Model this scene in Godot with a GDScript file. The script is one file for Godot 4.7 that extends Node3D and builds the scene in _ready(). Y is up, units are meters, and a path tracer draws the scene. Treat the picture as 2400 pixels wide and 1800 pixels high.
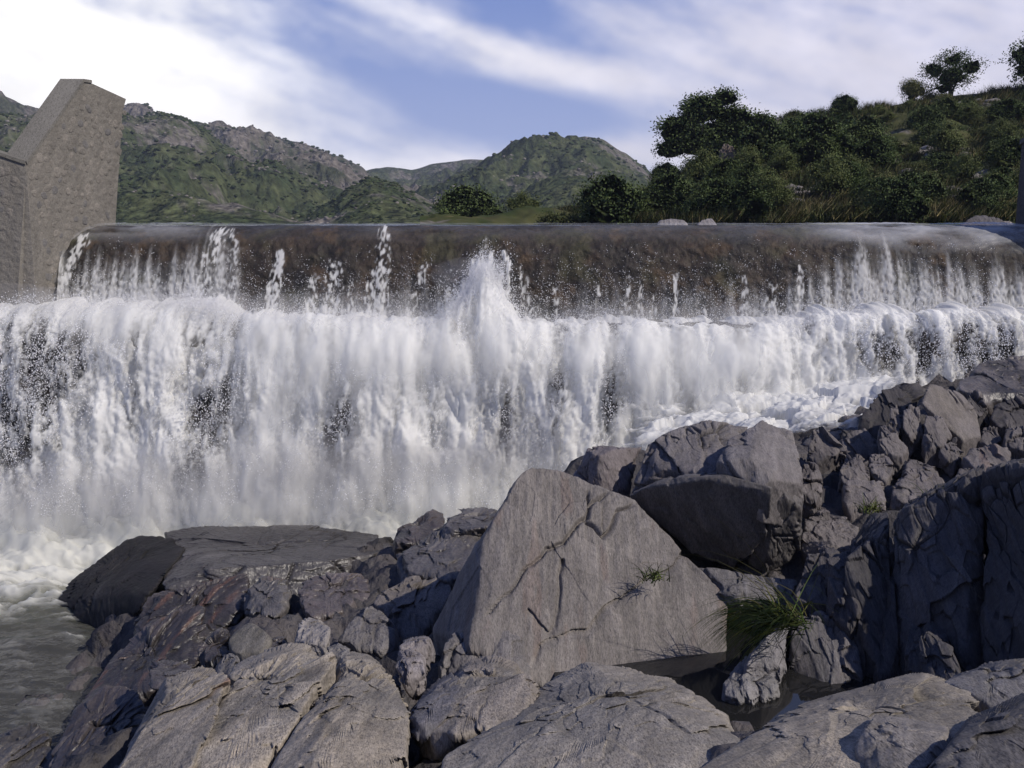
extends Node3D

const EYE := 6.32
const PITCH := 9.05
const FOCAL := 1005.0

var rng := RandomNumberGenerator.new()
var n_fbm := FastNoiseLite.new()
var n_one := FastNoiseLite.new()
var n_cell := FastNoiseLite.new()
var n_ridge := FastNoiseLite.new()
var n_edge := FastNoiseLite.new()
var mats := {}
var used := {}
var cp := cos(deg_to_rad(PITCH))
var sp := sin(deg_to_rad(PITCH))

# ------------------------------------------------------------------ helpers
func at(x: float, y: float, d: float) -> Vector3:
	var cx := (x - 512.0) / FOCAL
	var cy := (384.0 - y) / FOCAL
	var fy := cy * cp - sp
	var fz := cp + cy * sp
	return Vector3(cx / fz * d, EYE + fy / fz * d, -d)

func numbered(called: String) -> String:
	if not used.has(called):
		used[called] = 0
		return called
	used[called] += 1
	return "%s_%03d" % [called, used[called]]

func tag(o: Node, label: String, category := "", group := "", kind := "") -> Node:
	if label != "": o.set_meta("label", label)
	if category != "": o.set_meta("category", category)
	if group != "": o.set_meta("group", group)
	if kind != "": o.set_meta("kind", kind)
	return o

func put(called: String, mesh: Mesh, mat: Material, parent: Node = null) -> MeshInstance3D:
	var o := MeshInstance3D.new()
	o.name = numbered(called) if parent == null else called
	o.mesh = mesh
	if mat: o.material_override = mat
	(self if parent == null else parent).add_child(o, true)
	return o

func root_thing(called: String, where := Vector3.ZERO) -> Node3D:
	var o := Node3D.new()
	o.name = numbered(called)
	o.position = where
	add_child(o, true)
	return o

func raw_mesh(v: PackedVector3Array, n: PackedVector3Array, idx: PackedInt32Array, c := PackedColorArray()) -> ArrayMesh:
	var a := []
	a.resize(Mesh.ARRAY_MAX)
	a[Mesh.ARRAY_VERTEX] = v
	a[Mesh.ARRAY_NORMAL] = n
	if c.size() == v.size(): a[Mesh.ARRAY_COLOR] = c
	a[Mesh.ARRAY_INDEX] = idx
	var m := ArrayMesh.new()
	m.add_surface_from_arrays(Mesh.PRIMITIVE_TRIANGLES, a)
	return m

# a sheet of nu x nv points, row by row (v outer); its face looks along du x dv
func grid(nu: int, nv: int, v: PackedVector3Array, c := PackedColorArray(), flip := false, wrap := false, holes := false) -> ArrayMesh:
	var n := PackedVector3Array()
	n.resize(v.size())
	for j in nv:
		var j0 := maxi(j - 1, 0) * nu
		var j1 := mini(j + 1, nv - 1) * nu
		var jj := j * nu
		for i in nu:
			var i0 := i - 1
			var i1 := i + 1
			if wrap:
				if i0 < 0: i0 = nu - 1
				if i1 == nu: i1 = 0
			else:
				if i0 < 0: i0 = 0
				if i1 == nu: i1 = nu - 1
			var k := (v[jj + i1] - v[jj + i0]).cross(v[j1 + i] - v[j0 + i]).normalized()
			n[jj + i] = -k if flip else k
	var idx := PackedInt32Array()
	var cols := nu if wrap else nu - 1
	idx.resize(cols * (nv - 1) * 6)
	var at_ := 0
	for j in nv - 1:
		for i in cols:
			var a := j * nu + i
			var b := j * nu + (i + 1) % nu
			var e := a + nu
			var f := b + nu
			if holes and c[a].a + c[b].a + c[e].a + c[f].a < 0.04:
				continue
			if flip:
				idx[at_] = a; idx[at_ + 1] = b; idx[at_ + 2] = e
				idx[at_ + 3] = b; idx[at_ + 4] = f; idx[at_ + 5] = e
			else:
				idx[at_] = a; idx[at_ + 1] = e; idx[at_ + 2] = b
				idx[at_ + 3] = b; idx[at_ + 4] = e; idx[at_ + 5] = f
			at_ += 6
	idx.resize(at_)
	return raw_mesh(v, n, idx, c)

func curve(table: Array, x: float) -> float:      # table of x, y pairs
	if x <= table[0]: return table[1]
	for i in range(2, table.size(), 2):
		if x <= table[i]:
			return lerpf(table[i - 1], table[i + 1], smoothstep(0, 1, (x - table[i - 2]) / (table[i] - table[i - 2])) * 0.5 + 0.5 * (x - table[i - 2]) / (table[i] - table[i - 2]))
	return table[table.size() - 1]

func noise_tex(freq: float, size: int, kind: int, octaves: int, lo: float, hi: float, sd: int) -> NoiseTexture2D:
	var n := FastNoiseLite.new()
	n.seed = sd
	n.noise_type = kind
	n.frequency = freq
	n.fractal_octaves = octaves
	var t := NoiseTexture2D.new()
	t.width = size
	t.height = size
	t.seamless = true
	t.noise = n
	var g := Gradient.new()
	g.set_color(0, Color(lo, lo, lo))
	g.set_color(1, Color(hi, hi, hi))
	t.color_ramp = g
	return t

func gneiss_tex(sd: int, streak: int) -> ImageTexture:
	var s := 512
	var r := RandomNumberGenerator.new()
	r.seed = sd
	var f := FastNoiseLite.new()
	f.seed = sd
	f.frequency = 0.012
	f.fractal_octaves = 5
	var px := PackedFloat32Array()
	px.resize(s * s)
	for y in s:
		for x in s:
			var a := TAU * x / s
			var b := TAU * y / s
			px[y * s + x] = 0.80 + 0.20 * f.get_noise_3d(cos(a) * 81.0, sin(a) * 81.0 + cos(b) * 30.0, sin(b) * 30.0)
	for k in 26000:
		var x := r.randi() % s
		var y := r.randi() % s
		var l := 1 + r.randi() % streak
		var w := 1 + r.randi() % 2
		var v := 0.62 if r.randf() < 0.6 else 1.3
		if r.randf() < 0.05: v = 0.45
		for i in l:
			for q in w:
				var p := ((y + i) % s) * s + (x + q + i / 7) % s
				px[p] = clampf(px[p] * v, 0.2, 1.15)
	var im := Image.create(s, s, false, Image.FORMAT_RGB8)
	for y in s:
		for x in s:
			var v := pow(minf(px[y * s + x] / 1.15, 1.0), 1.0 / 2.2)
			im.set_pixel(x, y, Color(v, v, v))
	return ImageTexture.create_from_image(im)

func rock_mat(called: String, tex: Texture2D, relief: Texture2D, rough: float, scale: Vector3, cm: float, spec := 0.5) -> StandardMaterial3D:
	var m := StandardMaterial3D.new()
	m.resource_name = called
	m.vertex_color_use_as_albedo = true
	m.albedo_texture = tex
	m.roughness = rough
	m.metallic_specular = spec
	m.uv1_triplanar = true
	m.uv1_world_triplanar = true
	m.uv1_scale = scale
	m.heightmap_enabled = true
	m.heightmap_texture = relief
	m.heightmap_scale = cm
	mats[called] = m
	return m

func plain_mat(called: String, col: Color, rough: float, vert := false, spec := 0.5) -> StandardMaterial3D:
	var m := StandardMaterial3D.new()
	m.resource_name = called
	m.albedo_color = col.linear_to_srgb()
	m.roughness = rough
	m.metallic_specular = spec
	m.vertex_color_use_as_albedo = vert
	mats[called] = m
	return m

# ------------------------------------------------------------------ rocks
func hull_planes(P: PackedVector3Array, c: Vector3) -> Array:
	var out := []
	var n := P.size()
	for i in n:
		for j in range(i + 1, n):
			for k in range(j + 1, n):
				var nn := (P[j] - P[i]).cross(P[k] - P[i])
				if nn.length_squared() < 1e-8: continue
				nn = nn.normalized()
				var h := nn.dot(P[i] - c)
				if h < 0.0:
					nn = -nn
					h = -h
				var ok := true
				for q in n:
					if nn.dot(P[q] - c) > h + 0.004:
						ok = false
						break
				if ok:
					for e in out:
						if e[0].dot(nn) > 0.994:
							ok = false
							break
					if ok: out.append([nn, h])
	return out

func make_rock(P: PackedVector3Array, T: float, o: Dictionary) -> ArrayMesh:
	var c := Vector3.ZERO
	for p in P: c += p
	c /= P.size()
	var away := Vector3(c.x, 0, c.z).normalized()
	var back: Vector3 = (away + Vector3(0, o.get("drop", -0.35), 0)) * T
	var all := PackedVector3Array(P)
	var bk: float = o.get("taper", 0.8)
	for p in P: all.append(c + (p - c) * bk + back)
	if o.get("skirt", true):
		for p in P:
			if p.y < c.y: all.append(p + Vector3(0, -0.45 * T, 0) + away * 0.12 * T)
	c += back * 0.45
	var planes := hull_planes(all, c)
	var r := RandomNumberGenerator.new()
	r.seed = hash(P[0])
	var chips: int = o.get("chips", 13)
	for k in chips:
		var nn := Vector3(r.randfn(), r.randfn(), r.randfn()).normalized()
		if k % 3 != 2: nn = (nn - away * 0.5 + Vector3(0, 0.4, 0)).normalized()
		var s := 0.0
		for p in all: s = maxf(s, nn.dot(p - c))
		planes.append([nn, s * r.randf_range(o.get("chip_from", 0.82), 0.97)])
	var np := planes.size()
	var PN := PackedVector3Array()
	var PH := PackedFloat32Array()
	for e in planes:
		PN.append(e[0])
		PH.append(e[1])
	var w := (Vector3(0, EYE, 0) - c).normalized()
	var u := Vector3.UP.cross(w).normalized()
	var v := w.cross(u)
	var eu := 0.0
	var ev := 0.0
	var ew := 0.0
	for p in all:
		eu = maxf(eu, absf((p - c).dot(u)))
		ev = maxf(ev, absf((p - c).dot(v)))
		ew = maxf(ew, absf((p - c).dot(w)))
	ew = maxf(ew, 0.35 * maxf(eu, ev))
	var dist := (c - Vector3(0, EYE, 0)).length()
	var rpx := maxf(eu, ev) / dist * FOCAL
	var fine: float = o.get("fine", 1.0)
	var N := clampi(int(rpx * 2.45 * fine), 34, 540)
	var size := maxf(eu, ev)
	var round_: float = o.get("round", 0.035) * minf(size, 1.2)
	var amp: float = o.get("amp", 1.0)
	var layer: Vector3 = o.get("layer", Vector3(0.9, 0.35, 0.25)).normalized()
	var la: float = o.get("layers", 0.010)
	var chipa: float = o.get("steps", 0.05)
	var broke: float = o.get("broke", minf(size, 1.0))
	var tint: Color = o.get("tint", Color(0.235, 0.215, 0.222))
	var alt: Color = o.get("alt", tint * 1.25)
	var rust: float = o.get("rust", 0.0)
	var vein: float = o.get("vein", 0.22)
	var cracks: Array = o.get("cracks", [])
	var off := Vector3(r.randf() * 50, r.randf() * 50, r.randf() * 50)
	if o.get("same", false): off = Vector3.ZERO
	var V := PackedVector3Array()
	var C := PackedColorArray()
	V.resize(N * N)
	C.resize(N * N)
	var lowf := 1.1 / size
	for i in N:
		for j in N:
			# a square sheet wrapped round the rock, its middle on the near side
			var sa := 2.0 * j / (N - 1) - 1.0
			var sb := 2.0 * i / (N - 1) - 1.0
			var t := maxf(absf(sa), absf(sb))
			var ph := 0.0
			if t > 1e-6:
				ph = PI / 4.0 * (sb / sa) if absf(sa) > absf(sb) else PI / 2.0 - PI / 4.0 * (sa / sb)
				if (sa if absf(sa) > absf(sb) else sb) < 0.0: ph += PI
			var th := t / 0.78 * 0.6 * PI if t < 0.78 else lerpf(0.6 * PI, PI, (t - 0.78) / 0.22)
			th = minf(th, PI - 0.004)
			var st := sin(th)
			var ct := cos(th)
			var d := (u * (st * cos(ph) * eu) + v * (st * sin(ph) * ev) + w * (ct * ew)).normalized()
			var m1 := 1e9
			var m2 := 1e9
			for k in np:
				var q := PN[k].dot(d)
				if q > 0.02:
					var rr := PH[k] / q
					if rr < m1:
						m2 = m1
						m1 = rr
					elif rr < m2:
						m2 = rr
			var hh := maxf(round_ - (m2 - m1), 0.0) / round_
			var rad := m1 - hh * hh * round_ * 0.25
			var p := c + d * rad
			var pn := p + off
			var big := n_fbm.get_noise_3dv(pn * lowf * 60.0)
			var pc := pn * 62.0 + layer * (pn.dot(layer) * 75.0) + Vector3(big, -big, big) * 30.0
			var cell := n_cell.get_noise_3dv(pc)
			var edge := n_edge.get_noise_3dv(pc) + 1.0
			var pd := pc * 3.1 + Vector3(11, 7, 3)
			var cel2 := n_cell.get_noise_3dv(pd)
			var edg2 := n_edge.get_noise_3dv(pd) + 1.0
			var open_ := smoothstep(-0.25, 0.35, n_one.get_noise_3dv(pn * 75.0 + Vector3(40, 0, 0)))
			var split := maxf(0.0, 1.0 - edge / 0.085) * open_
			var spli2 := maxf(0.0, 1.0 - edg2 / 0.12) * open_
			var lay := n_fbm.get_noise_3dv(pn * 110.0 + layer * (pn.dot(layer) * 900.0)) * 1.3
			var mid := n_ridge.get_noise_3dv(pn * 160.0)
			var dsp := amp * (big * 0.04 * size + mid * 0.018) + chipa * (cell + 0.38 * cel2) + la * lay - broke * (split * 0.075 + spli2 * 0.018) - chipa * 0.8 - amp * 0.008 * size
			var crk := 0.0
			var eye := (Vector3(0, EYE, 0) - p).normalized()
			for line in cracks:
				for s in line.size() - 1:
					var a: Vector3 = line[s]
					var b: Vector3 = line[s + 1]
					var ab := b - a
					ab -= eye * ab.dot(eye)
					var pa := p + Vector3(big, mid, lay) * 0.03 - a
					pa -= eye * pa.dot(eye)
					var dd := pa - ab * clampf(pa.dot(ab) / ab.length_squared(), 0.0, 1.0)
					var ds := dd.length_squared()
					if ds < 0.004: crk = maxf(crk, exp(-ds / (0.00032 * (1.0 + 1.2 * big))))
			dsp -= crk * 0.075
			V[i * N + j] = p + d * dsp
			var g := clampf(0.5 + big * 1.1 + cell * 0.30, 0, 1)
			var col := tint.lerp(alt, g) * (1.0 + 0.28 * lay + 0.10 * cel2) * (1.0 - 0.45 * broke * maxf(split, spli2 * 0.6))
			if rust > 0.0:
				var ru := smoothstep(0.30, 0.45, n_fbm.get_noise_3dv(pn * 60.0 + layer * (pn.dot(layer) * 260.0))) * rust
				col = col.lerp(Color(0.25, 0.12, 0.075), ru * 0.8)
			if vein > 0.0:
				var ve := smoothstep(0.62, 0.92, n_ridge.get_noise_3dv(pn * 34.0 + layer * (pn.dot(layer) * 60.0) + Vector3(big, lay, mid) * 9.0))
				col = col.lerp(col * 0.4 + Color(0.30, 0.285, 0.27), ve * vein * (0.5 + 0.5 * cel2))
			col = Color(col.r * 1.02, col.g, col.b * 0.955, 1.0)
			C[i * N + j] = col
	return grid(N, N, V, C)

func rock(label: String, D: float, flat: Array, T: float, o := {}) -> Node3D:
	var P := PackedVector3Array()
	for i in range(0, flat.size(), 3): P.append(at(flat[i], flat[i + 1], D + flat[i + 2]))
	var m := make_rock(P, T, o)
	var r := put(o.get("called", "boulder"), m, mats[o.get("mat", "gneiss")])
	tag(r, label, o.get("category", "rock"), o.get("group", ""))
	return r

func line3(D: float, flat: Array, plane: Callable) -> Array:
	var out := []
	for i in range(0, flat.size(), 2): out.append(at(flat[i], flat[i + 1], D + plane.call(flat[i], flat[i + 1])))
	return out

# ------------------------------------------------------------------ foliage
func leaf_mesh(lobes: Array, count: int, leaf: float, sd: int, dark: Color, lite: Color, gap := 0.1, core := 0.74) -> ArrayMesh:
	var r := RandomNumberGenerator.new()
	r.seed = sd
	var v := PackedVector3Array()
	var n := PackedVector3Array()
	var c := PackedColorArray()
	var idx := PackedInt32Array()
	var total := 0.0
	for l in lobes: total += l[1].x * l[1].y
	for l in lobes:
		var k0 := v.size()
		for i in 17:
			for j in 24:
				var th := PI * clampf(i / 16.0, 0.02, 0.98)
				var dd := Vector3(sin(th) * cos(TAU * j / 24), cos(th), sin(th) * sin(TAU * j / 24))
				var wob := n_fbm.get_noise_3dv(dd * 55.0 + l[0] * 100.0) * 0.45 + n_one.get_noise_3dv(dd * 330.0 + l[0] * 50.0) * 0.12
				v.append(l[0] + dd * l[1] * (core + wob))
				n.append((dd + Vector3(r.randfn(), r.randfn(), r.randfn()) * 0.35).normalized())
				c.append(dark.lerp(lite, clampf(0.35 + wob * 1.6, 0, 1)))
				if i < 16: idx.append_array([k0 + i * 24 + j, k0 + i * 24 + (j + 1) % 24, k0 + i * 24 + 24 + j, k0 + i * 24 + (j + 1) % 24, k0 + i * 24 + 24 + (j + 1) % 24, k0 + i * 24 + 24 + j])
		var mine := int(count * l[1].x * l[1].y / total)
		var twigs := maxi(6, mine / 14)
		for k in twigs:
			var d := Vector3(r.randfn(), r.randfn(), r.randfn()).normalized()
			if d.y < -0.3 and r.randf() < 0.6: d.y = -d.y
			var rad := pow(r.randf(), 0.30)
			var tc: Vector3 = l[0] + d * rad * l[1] * r.randf_range(0.80, 1.05)
			if n_fbm.get_noise_3dv(tc * 90.0 + Vector3(sd, 0, 0) * 7.0) < gap - 0.3: continue
			var tone := r.randf()
			for q in 14:
				var p := tc + Vector3(r.randfn(), r.randfn() * 0.8, r.randfn()) * leaf * 1.5
				var a := Vector3(r.randfn(), r.randfn(), r.randfn()).normalized()
				var b := a.cross(Vector3(r.randfn(), r.randfn(), r.randfn())).normalized()
				var s := leaf * r.randf_range(0.6, 1.3)
				var nn := (d * 0.7 + a.cross(b)).normalized()
				var col := dark.lerp(lite, clampf(tone * 0.7 + r.randf() * 0.4, 0, 1))
				var base := v.size()
				v.append(p - a * s * 0.5); v.append(p + b * s * 0.28); v.append(p + a * s * 0.5); v.append(p - b * s * 0.28)
				for z in 4:
					n.append(nn)
					c.append(col)
				idx.append_array([base, base + 1, base + 2, base, base + 2, base + 3])
	return raw_mesh(v, n, idx, c)

func tube(points: Array, radii: Array, sides := 7) -> ArrayMesh:
	var v := PackedVector3Array()
	for i in points.size():
		var dir: Vector3 = (points[mini(i + 1, points.size() - 1)] - points[maxi(i - 1, 0)]).normalized()
		var a := dir.cross(Vector3(0.3, 0.1, 1)).normalized()
		var b := dir.cross(a)
		for s in sides:
			var t := TAU * s / sides
			v.append(points[i] + (a * cos(t) + b * sin(t)) * radii[i])
	return grid(sides, points.size(), v, PackedColorArray(), false, true)

func merge(list: Array) -> ArrayMesh:
	var st := SurfaceTool.new()
	for m in list: st.append_from(m, 0, Transform3D())
	return st.commit()

func limbs(h: float, spread: float, count: int, sd: int, thick: float) -> ArrayMesh:
	var r := RandomNumberGenerator.new()
	r.seed = sd
	var list := []
	for k in count:
		var a := TAU * k / count + r.randf()
		var e := Vector3(cos(a) * spread, h * r.randf_range(0.75, 1.0), sin(a) * spread)
		var m := Vector3(e.x * 0.3 + r.randfn() * 0.1, h * 0.4, e.z * 0.3 + r.randfn() * 0.1)
		list.append(tube([Vector3(r.randfn() * 0.03, -0.3, r.randfn() * 0.03), m * 0.55, m, (m + e) * 0.5 + Vector3(0, 0.1, 0), e], [thick, thick * 0.8, thick * 0.6, thick * 0.4, thick * 0.12], 6))
	return merge(list)

func plant(called: String, label: String, category: String, where: Vector3, crown: Mesh, wood: Mesh, scale: Vector3, turn: float, group := "", leafmat := "leaf") -> Node3D:
	var o := root_thing(called, where)
	put("crown", crown, mats[leafmat], o)
	put("trunk" if category == "tree" else "stems", wood, mats.bark, o)
	o.scale = scale
	o.rotation.y = turn
	tag(o, label, category, group)
	return o

func grass(label: String, root_: Vector3, count: int, length: float, lean: Vector3, spread: float, sd: int, called := "grass_tuft", seeds := 0) -> void:
	var r := RandomNumberGenerator.new()
	r.seed = sd
	var v := PackedVector3Array()
	var n := PackedVector3Array()
	var c := PackedColorArray()
	var idx := PackedInt32Array()
	for k in count:
		var b := Vector3(r.randfn(), r.randfn() * 0.2, r.randfn()) * spread * 0.25
		var dir := (Vector3(r.randfn() * 0.55, 1.0, r.randfn() * 0.55) + lean * r.randf_range(0.5, 1.3)).normalized()
		var l := length * r.randf_range(0.5, 1.1)
		var wid := 0.006
		var col := Color(0.045, 0.075, 0.018).lerp(Color(0.12, 0.13, 0.035), r.randf())
		if k < seeds:
			l *= 1.9
			dir = (dir + Vector3.UP).normalized()
			col = Color(0.16, 0.14, 0.05)
			wid = 0.004
		var side := dir.cross(Vector3(r.randfn(), 0.2, r.randfn())).normalized()
		var p := b
		for s in 6:
			var t := s / 5.0
			var ww := wid * (1.0 - t * 0.85)
			v.append(p - side * ww); v.append(p + side * ww)
			n.append((Vector3(0, 0.6, 0.6) + dir).normalized()); n.append((Vector3(0, 0.6, 0.6) + dir).normalized())
			c.append(col); c.append(col)
			if s < 5:
				var q := v.size() - 2
				idx.append_array([q, q + 2, q + 1, q + 1, q + 2, q + 3])
			p += dir * l / 5.0
			dir = (dir + (Vector3(0, -0.30, 0) + lean * 0.12) * (0.6 if k < seeds else 1.0)).normalized()
	var o := put(called, raw_mesh(v, n, idx, c), mats.blade)
	o.position = root_
	tag(o, label, "grass")

# ------------------------------------------------------------------ hills
func hill(called: String, label: String, sky: Array, d0: float, d1: float, x0: float, x1: float, nu: int, nv: int, amp: float, look: Callable, rough: float, back := 1.35) -> MeshInstance3D:
	var v := PackedVector3Array()
	var c := PackedColorArray()
	for j in nv:
		var t := back * j / (nv - 1)
		for i in nu:
			var px := lerpf(x0, x1, float(i) / (nu - 1))
			var H: float = at(px, curve(sky, px), d1).y - 6.0
			var d := lerpf(d0, d1, t)
			var X := at(px, 224, d).x
			var h := H * (t if t < 1.0 else 1.0 - (t - 1.0) * 1.2)
			var q := Vector3(X, h * 0.6, d)
			var a := n_fbm.get_noise_3dv(q * rough * 26.0)
			var b := n_ridge.get_noise_3dv(q * rough * 120.0)
			h += lift(q, t, amp, rough)
			v.append(Vector3(X, 6.0 + h - (0.4 if j == 0 else 0.0), -d))
			c.append(look.call(v[v.size() - 1], t, a, b, px))
	var o := put(called, grid(nu, nv, v, c), mats.slope if d1 > 100.0 else mats.soil)
	tag(o, label, "hill", "", "structure")
	return o

func lift(q: Vector3, t: float, amp: float, rough: float) -> float:
	return (n_fbm.get_noise_3dv(q * rough * 26.0) * amp * 0.9 + (n_ridge.get_noise_3dv(q * rough * 120.0) - 0.2) * amp * 0.16) * (sin(PI * clampf(t, 0.0, 1.0)) + 0.06)

func scatter(called: String, label: String, category: String, mesh: Mesh, mat: Material, xf: Array, cols: Array, kind := "stuff") -> void:
	var mm := MultiMesh.new()
	mm.transform_format = MultiMesh.TRANSFORM_3D
	mm.use_colors = true
	mm.mesh = mesh
	mm.instance_count = xf.size()
	for i in xf.size():
		mm.set_instance_transform(i, xf[i])
		mm.set_instance_color(i, cols[i % cols.size()])
	var o := MultiMeshInstance3D.new()
	o.name = numbered(called)
	o.multimesh = mm
	o.material_override = mat
	add_child(o, true)
	tag(o, label, category, "", kind)

func lump(sd: int, amp: float, n := 10) -> ArrayMesh:
	var v := PackedVector3Array()
	var c := PackedColorArray()
	for i in n + 1:
		var th := clampf(PI * i / n, 0.02, PI - 0.02)
		for j in n * 2:
			var ph := TAU * j / (n * 2)
			var d := Vector3(sin(th) * cos(ph), cos(th), sin(th) * sin(ph))
			v.append(d * (1.0 + amp * n_one.get_noise_3dv(d * 160.0 + Vector3(sd * 31, 0, 0))))
			c.append(Color(1, 1, 1))
	return grid(n * 2, n + 1, v, c, false, true)

func _ready() -> void:
	rng.seed = 7
	n_fbm.seed = 3; n_fbm.frequency = 0.01; n_fbm.fractal_octaves = 4; n_fbm.noise_type = FastNoiseLite.TYPE_SIMPLEX_SMOOTH
	n_one.seed = 11; n_one.frequency = 0.01; n_one.fractal_type = FastNoiseLite.FRACTAL_NONE; n_one.noise_type = FastNoiseLite.TYPE_SIMPLEX_SMOOTH
	n_cell.seed = 5; n_cell.frequency = 0.018; n_cell.noise_type = FastNoiseLite.TYPE_CELLULAR; n_cell.cellular_return_type = FastNoiseLite.RETURN_CELL_VALUE; n_cell.fractal_type = FastNoiseLite.FRACTAL_NONE
	n_edge.seed = 5; n_edge.frequency = 0.018; n_edge.noise_type = FastNoiseLite.TYPE_CELLULAR; n_edge.cellular_return_type = FastNoiseLite.RETURN_DISTANCE2_SUB; n_edge.fractal_type = FastNoiseLite.FRACTAL_NONE
	n_ridge.seed = 17; n_ridge.frequency = 0.01; n_ridge.fractal_type = FastNoiseLite.FRACTAL_RIDGED; n_ridge.fractal_octaves = 3

	# ---------------------------------------------------------- camera
	var cam := Camera3D.new()
	cam.name = "camera"
	cam.position = Vector3(0, EYE, 0)
	cam.rotation_degrees.x = -PITCH
	cam.fov = rad_to_deg(2.0 * atan(384.0 / FOCAL))
	cam.near = 0.05
	cam.far = 3000.0
	add_child(cam)
		# ---------------------------------------------------------- sky, sun, exposure
	var env := Environment.new()
	env.background_mode = Environment.BG_SKY
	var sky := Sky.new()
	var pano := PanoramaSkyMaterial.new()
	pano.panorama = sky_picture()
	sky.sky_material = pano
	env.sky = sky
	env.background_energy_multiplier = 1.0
	env.tonemap_mode = Environment.TONE_MAPPER_LINEAR
	env.tonemap_exposure = 1.0
	env.sdfgi_enabled = true
	env.ssao_enabled = true
	env.ssil_enabled = true
	env.fog_enabled = true
	env.fog_density = 0.00028
	env.fog_light_color = Color(0.80, 0.84, 0.93)
	env.volumetric_fog_enabled = true
	env.volumetric_fog_density = 0.0
	var we := WorldEnvironment.new()
	we.name = "world_environment"
	we.environment = env
	add_child(we)
	var sun := DirectionalLight3D.new()
	sun.name = "sun"
	sun.light_energy = 1.4
	sun.light_color = Color(1.0, 0.965, 0.92)
	sun.light_angular_distance = 0.55
	sun.shadow_enabled = true
	add_child(sun)
	sun.look_at_from_position(Vector3.ZERO, -Vector3(0.63, 0.68, 0.36), Vector3.UP)

	make_materials()
	hills()
	dam()
	abutments()
	water()
	falls()
	bank()
	rocks_front()
	rocks_middle()
	rocks_left()
	rocks_right()
	greenery()
	grasses()
	mist()

# ------------------------------------------------------------------ sky
func blob(x: float, y: float, cx: float, cy: float, rx: float, ry: float, tilt: float) -> float:
	var dx := x - cx
	var dy := y - cy
	var ct := cos(tilt)
	var st := sin(tilt)
	var a := (dx * ct + dy * st) / rx
	var b := (-dx * st + dy * ct) / ry
	return exp(-(a * a + b * b))

func sky_picture() -> ImageTexture:
	var W := 2048
	var H := 1024
	var f := FastNoiseLite.new()
	f.seed = 21; f.frequency = 0.01; f.fractal_octaves = 5; f.noise_type = FastNoiseLite.TYPE_SIMPLEX_SMOOTH
	var data := PackedFloat32Array()
	data.resize(W * H * 4)
	for y in H:
		var el := 90.0 - 180.0 * (y + 0.5) / H
		var e := deg_to_rad(el)
		var up := clampf(sin(e), 0, 1)
		for x in W:
			var k := (y * W + x) * 4
			if el < -1.0:
				data[k] = 0.10; data[k + 1] = 0.10; data[k + 2] = 0.10; data[k + 3] = 1
				continue
			var az := fposmod((x + 0.5) / W * 360.0 + 180.0, 360.0) - 180.0
			var ar := deg_to_rad(az)
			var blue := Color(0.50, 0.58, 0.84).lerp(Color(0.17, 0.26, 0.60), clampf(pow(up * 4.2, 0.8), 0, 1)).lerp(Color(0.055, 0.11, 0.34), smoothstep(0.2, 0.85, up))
			# cirrus drawn out along slanting lines, on a layer overhead
			var s := 1.0 / (up + 0.16)
			var p := Vector3(sin(ar) * s, 0, -cos(ar) * s)
			var wx := f.get_noise_2d(p.x * 22.0, p.z * 22.0) * 0.9
			var lines := f.get_noise_2d((p.x * 0.5 + p.z * 0.86 + wx * 0.5) * 50.0 + 300.0, (p.x * -0.86 + p.z * 0.5) * 15.0)
			var wide := f.get_noise_2d(p.x * 14.0 + 90.0, p.z * 14.0 + wx * 6.0)
			var c := clampf(0.05 + 0.75 * wide + 0.5 * lines, 0.0, 1.0)
			var near := blob(az, el, 0, 5, 46, 24, 0)
			var m := 0.0
			m += 1.25 * blob(az, el, -24, 9.5, 12, 6.0, -0.30)
			m += 0.9 * blob(az, el, -16, 4.0, 11, 2.2, -0.20)
			m += 0.75 * blob(az, el, -3.5, 10.3, 8, 1.1, -0.33)
			m += 0.55 * blob(az, el, 3.0, 8.0, 6, 0.9, -0.20)
			m += 1.0 * blob(az, el, 20, 9.0, 15, 5.0, -0.10)
			m += 0.75 * blob(az, el, 10, 4.2, 14, 1.6, 0.10)
			m += 0.7 * blob(az, el, -2, 2.6, 9, 1.3, 0.05)
			m -= 0.5 * blob(az, el, 1.0, 6.0, 7, 1.7, -0.1)
			m -= 0.35 * blob(az, el, 0.5, 11.6, 3.0, 1.2, -0.3)
			var fl := f.get_noise_2d((az * 0.95 - el * 0.3) * 5.0 + wx * 14.0, (el * 0.95 + az * 0.30) * 26.0)
			var puff := f.get_noise_2d(az * 18.0, el * 24.0)
			var c2 := clampf(m + 0.46 * fl * (0.45 + m) + 0.12 * puff + 0.14 * f.get_noise_2d(az * 60.0 - el * 25.0, el * 150.0 + az * 45.0 + wx * 30.0) * (0.35 + m) + 0.26 * f.get_noise_2d((az - el * 0.35) * 12.0 + wx * 20.0, (el + az * 0.33) * 70.0) * (0.3 + m), 0.0, 1.6)
			c = lerpf(c, c2, clampf(near * 1.6, 0, 1))
			var a := 1.0 - exp(-1.6 * c * c - 0.5 * c)
			var glow := blob(az, el, -26, 10, 24, 12, 0)
			var thick := Color(0.80, 0.775, 0.89).lerp(Color(1.30, 1.27, 1.24), clampf(glow * 1.1, 0, 1))
			thick = thick * (1.0 + 0.14 * puff + 0.10 * wide)
			var col := blue.lerp(thick, clampf(a, 0, 1))
			data[k] = col.r; data[k + 1] = col.g; data[k + 2] = col.b; data[k + 3] = 1.0
	return ImageTexture.create_from_image(Image.create_from_data(W, H, false, Image.FORMAT_RGBAF, data.to_byte_array()))

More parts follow.
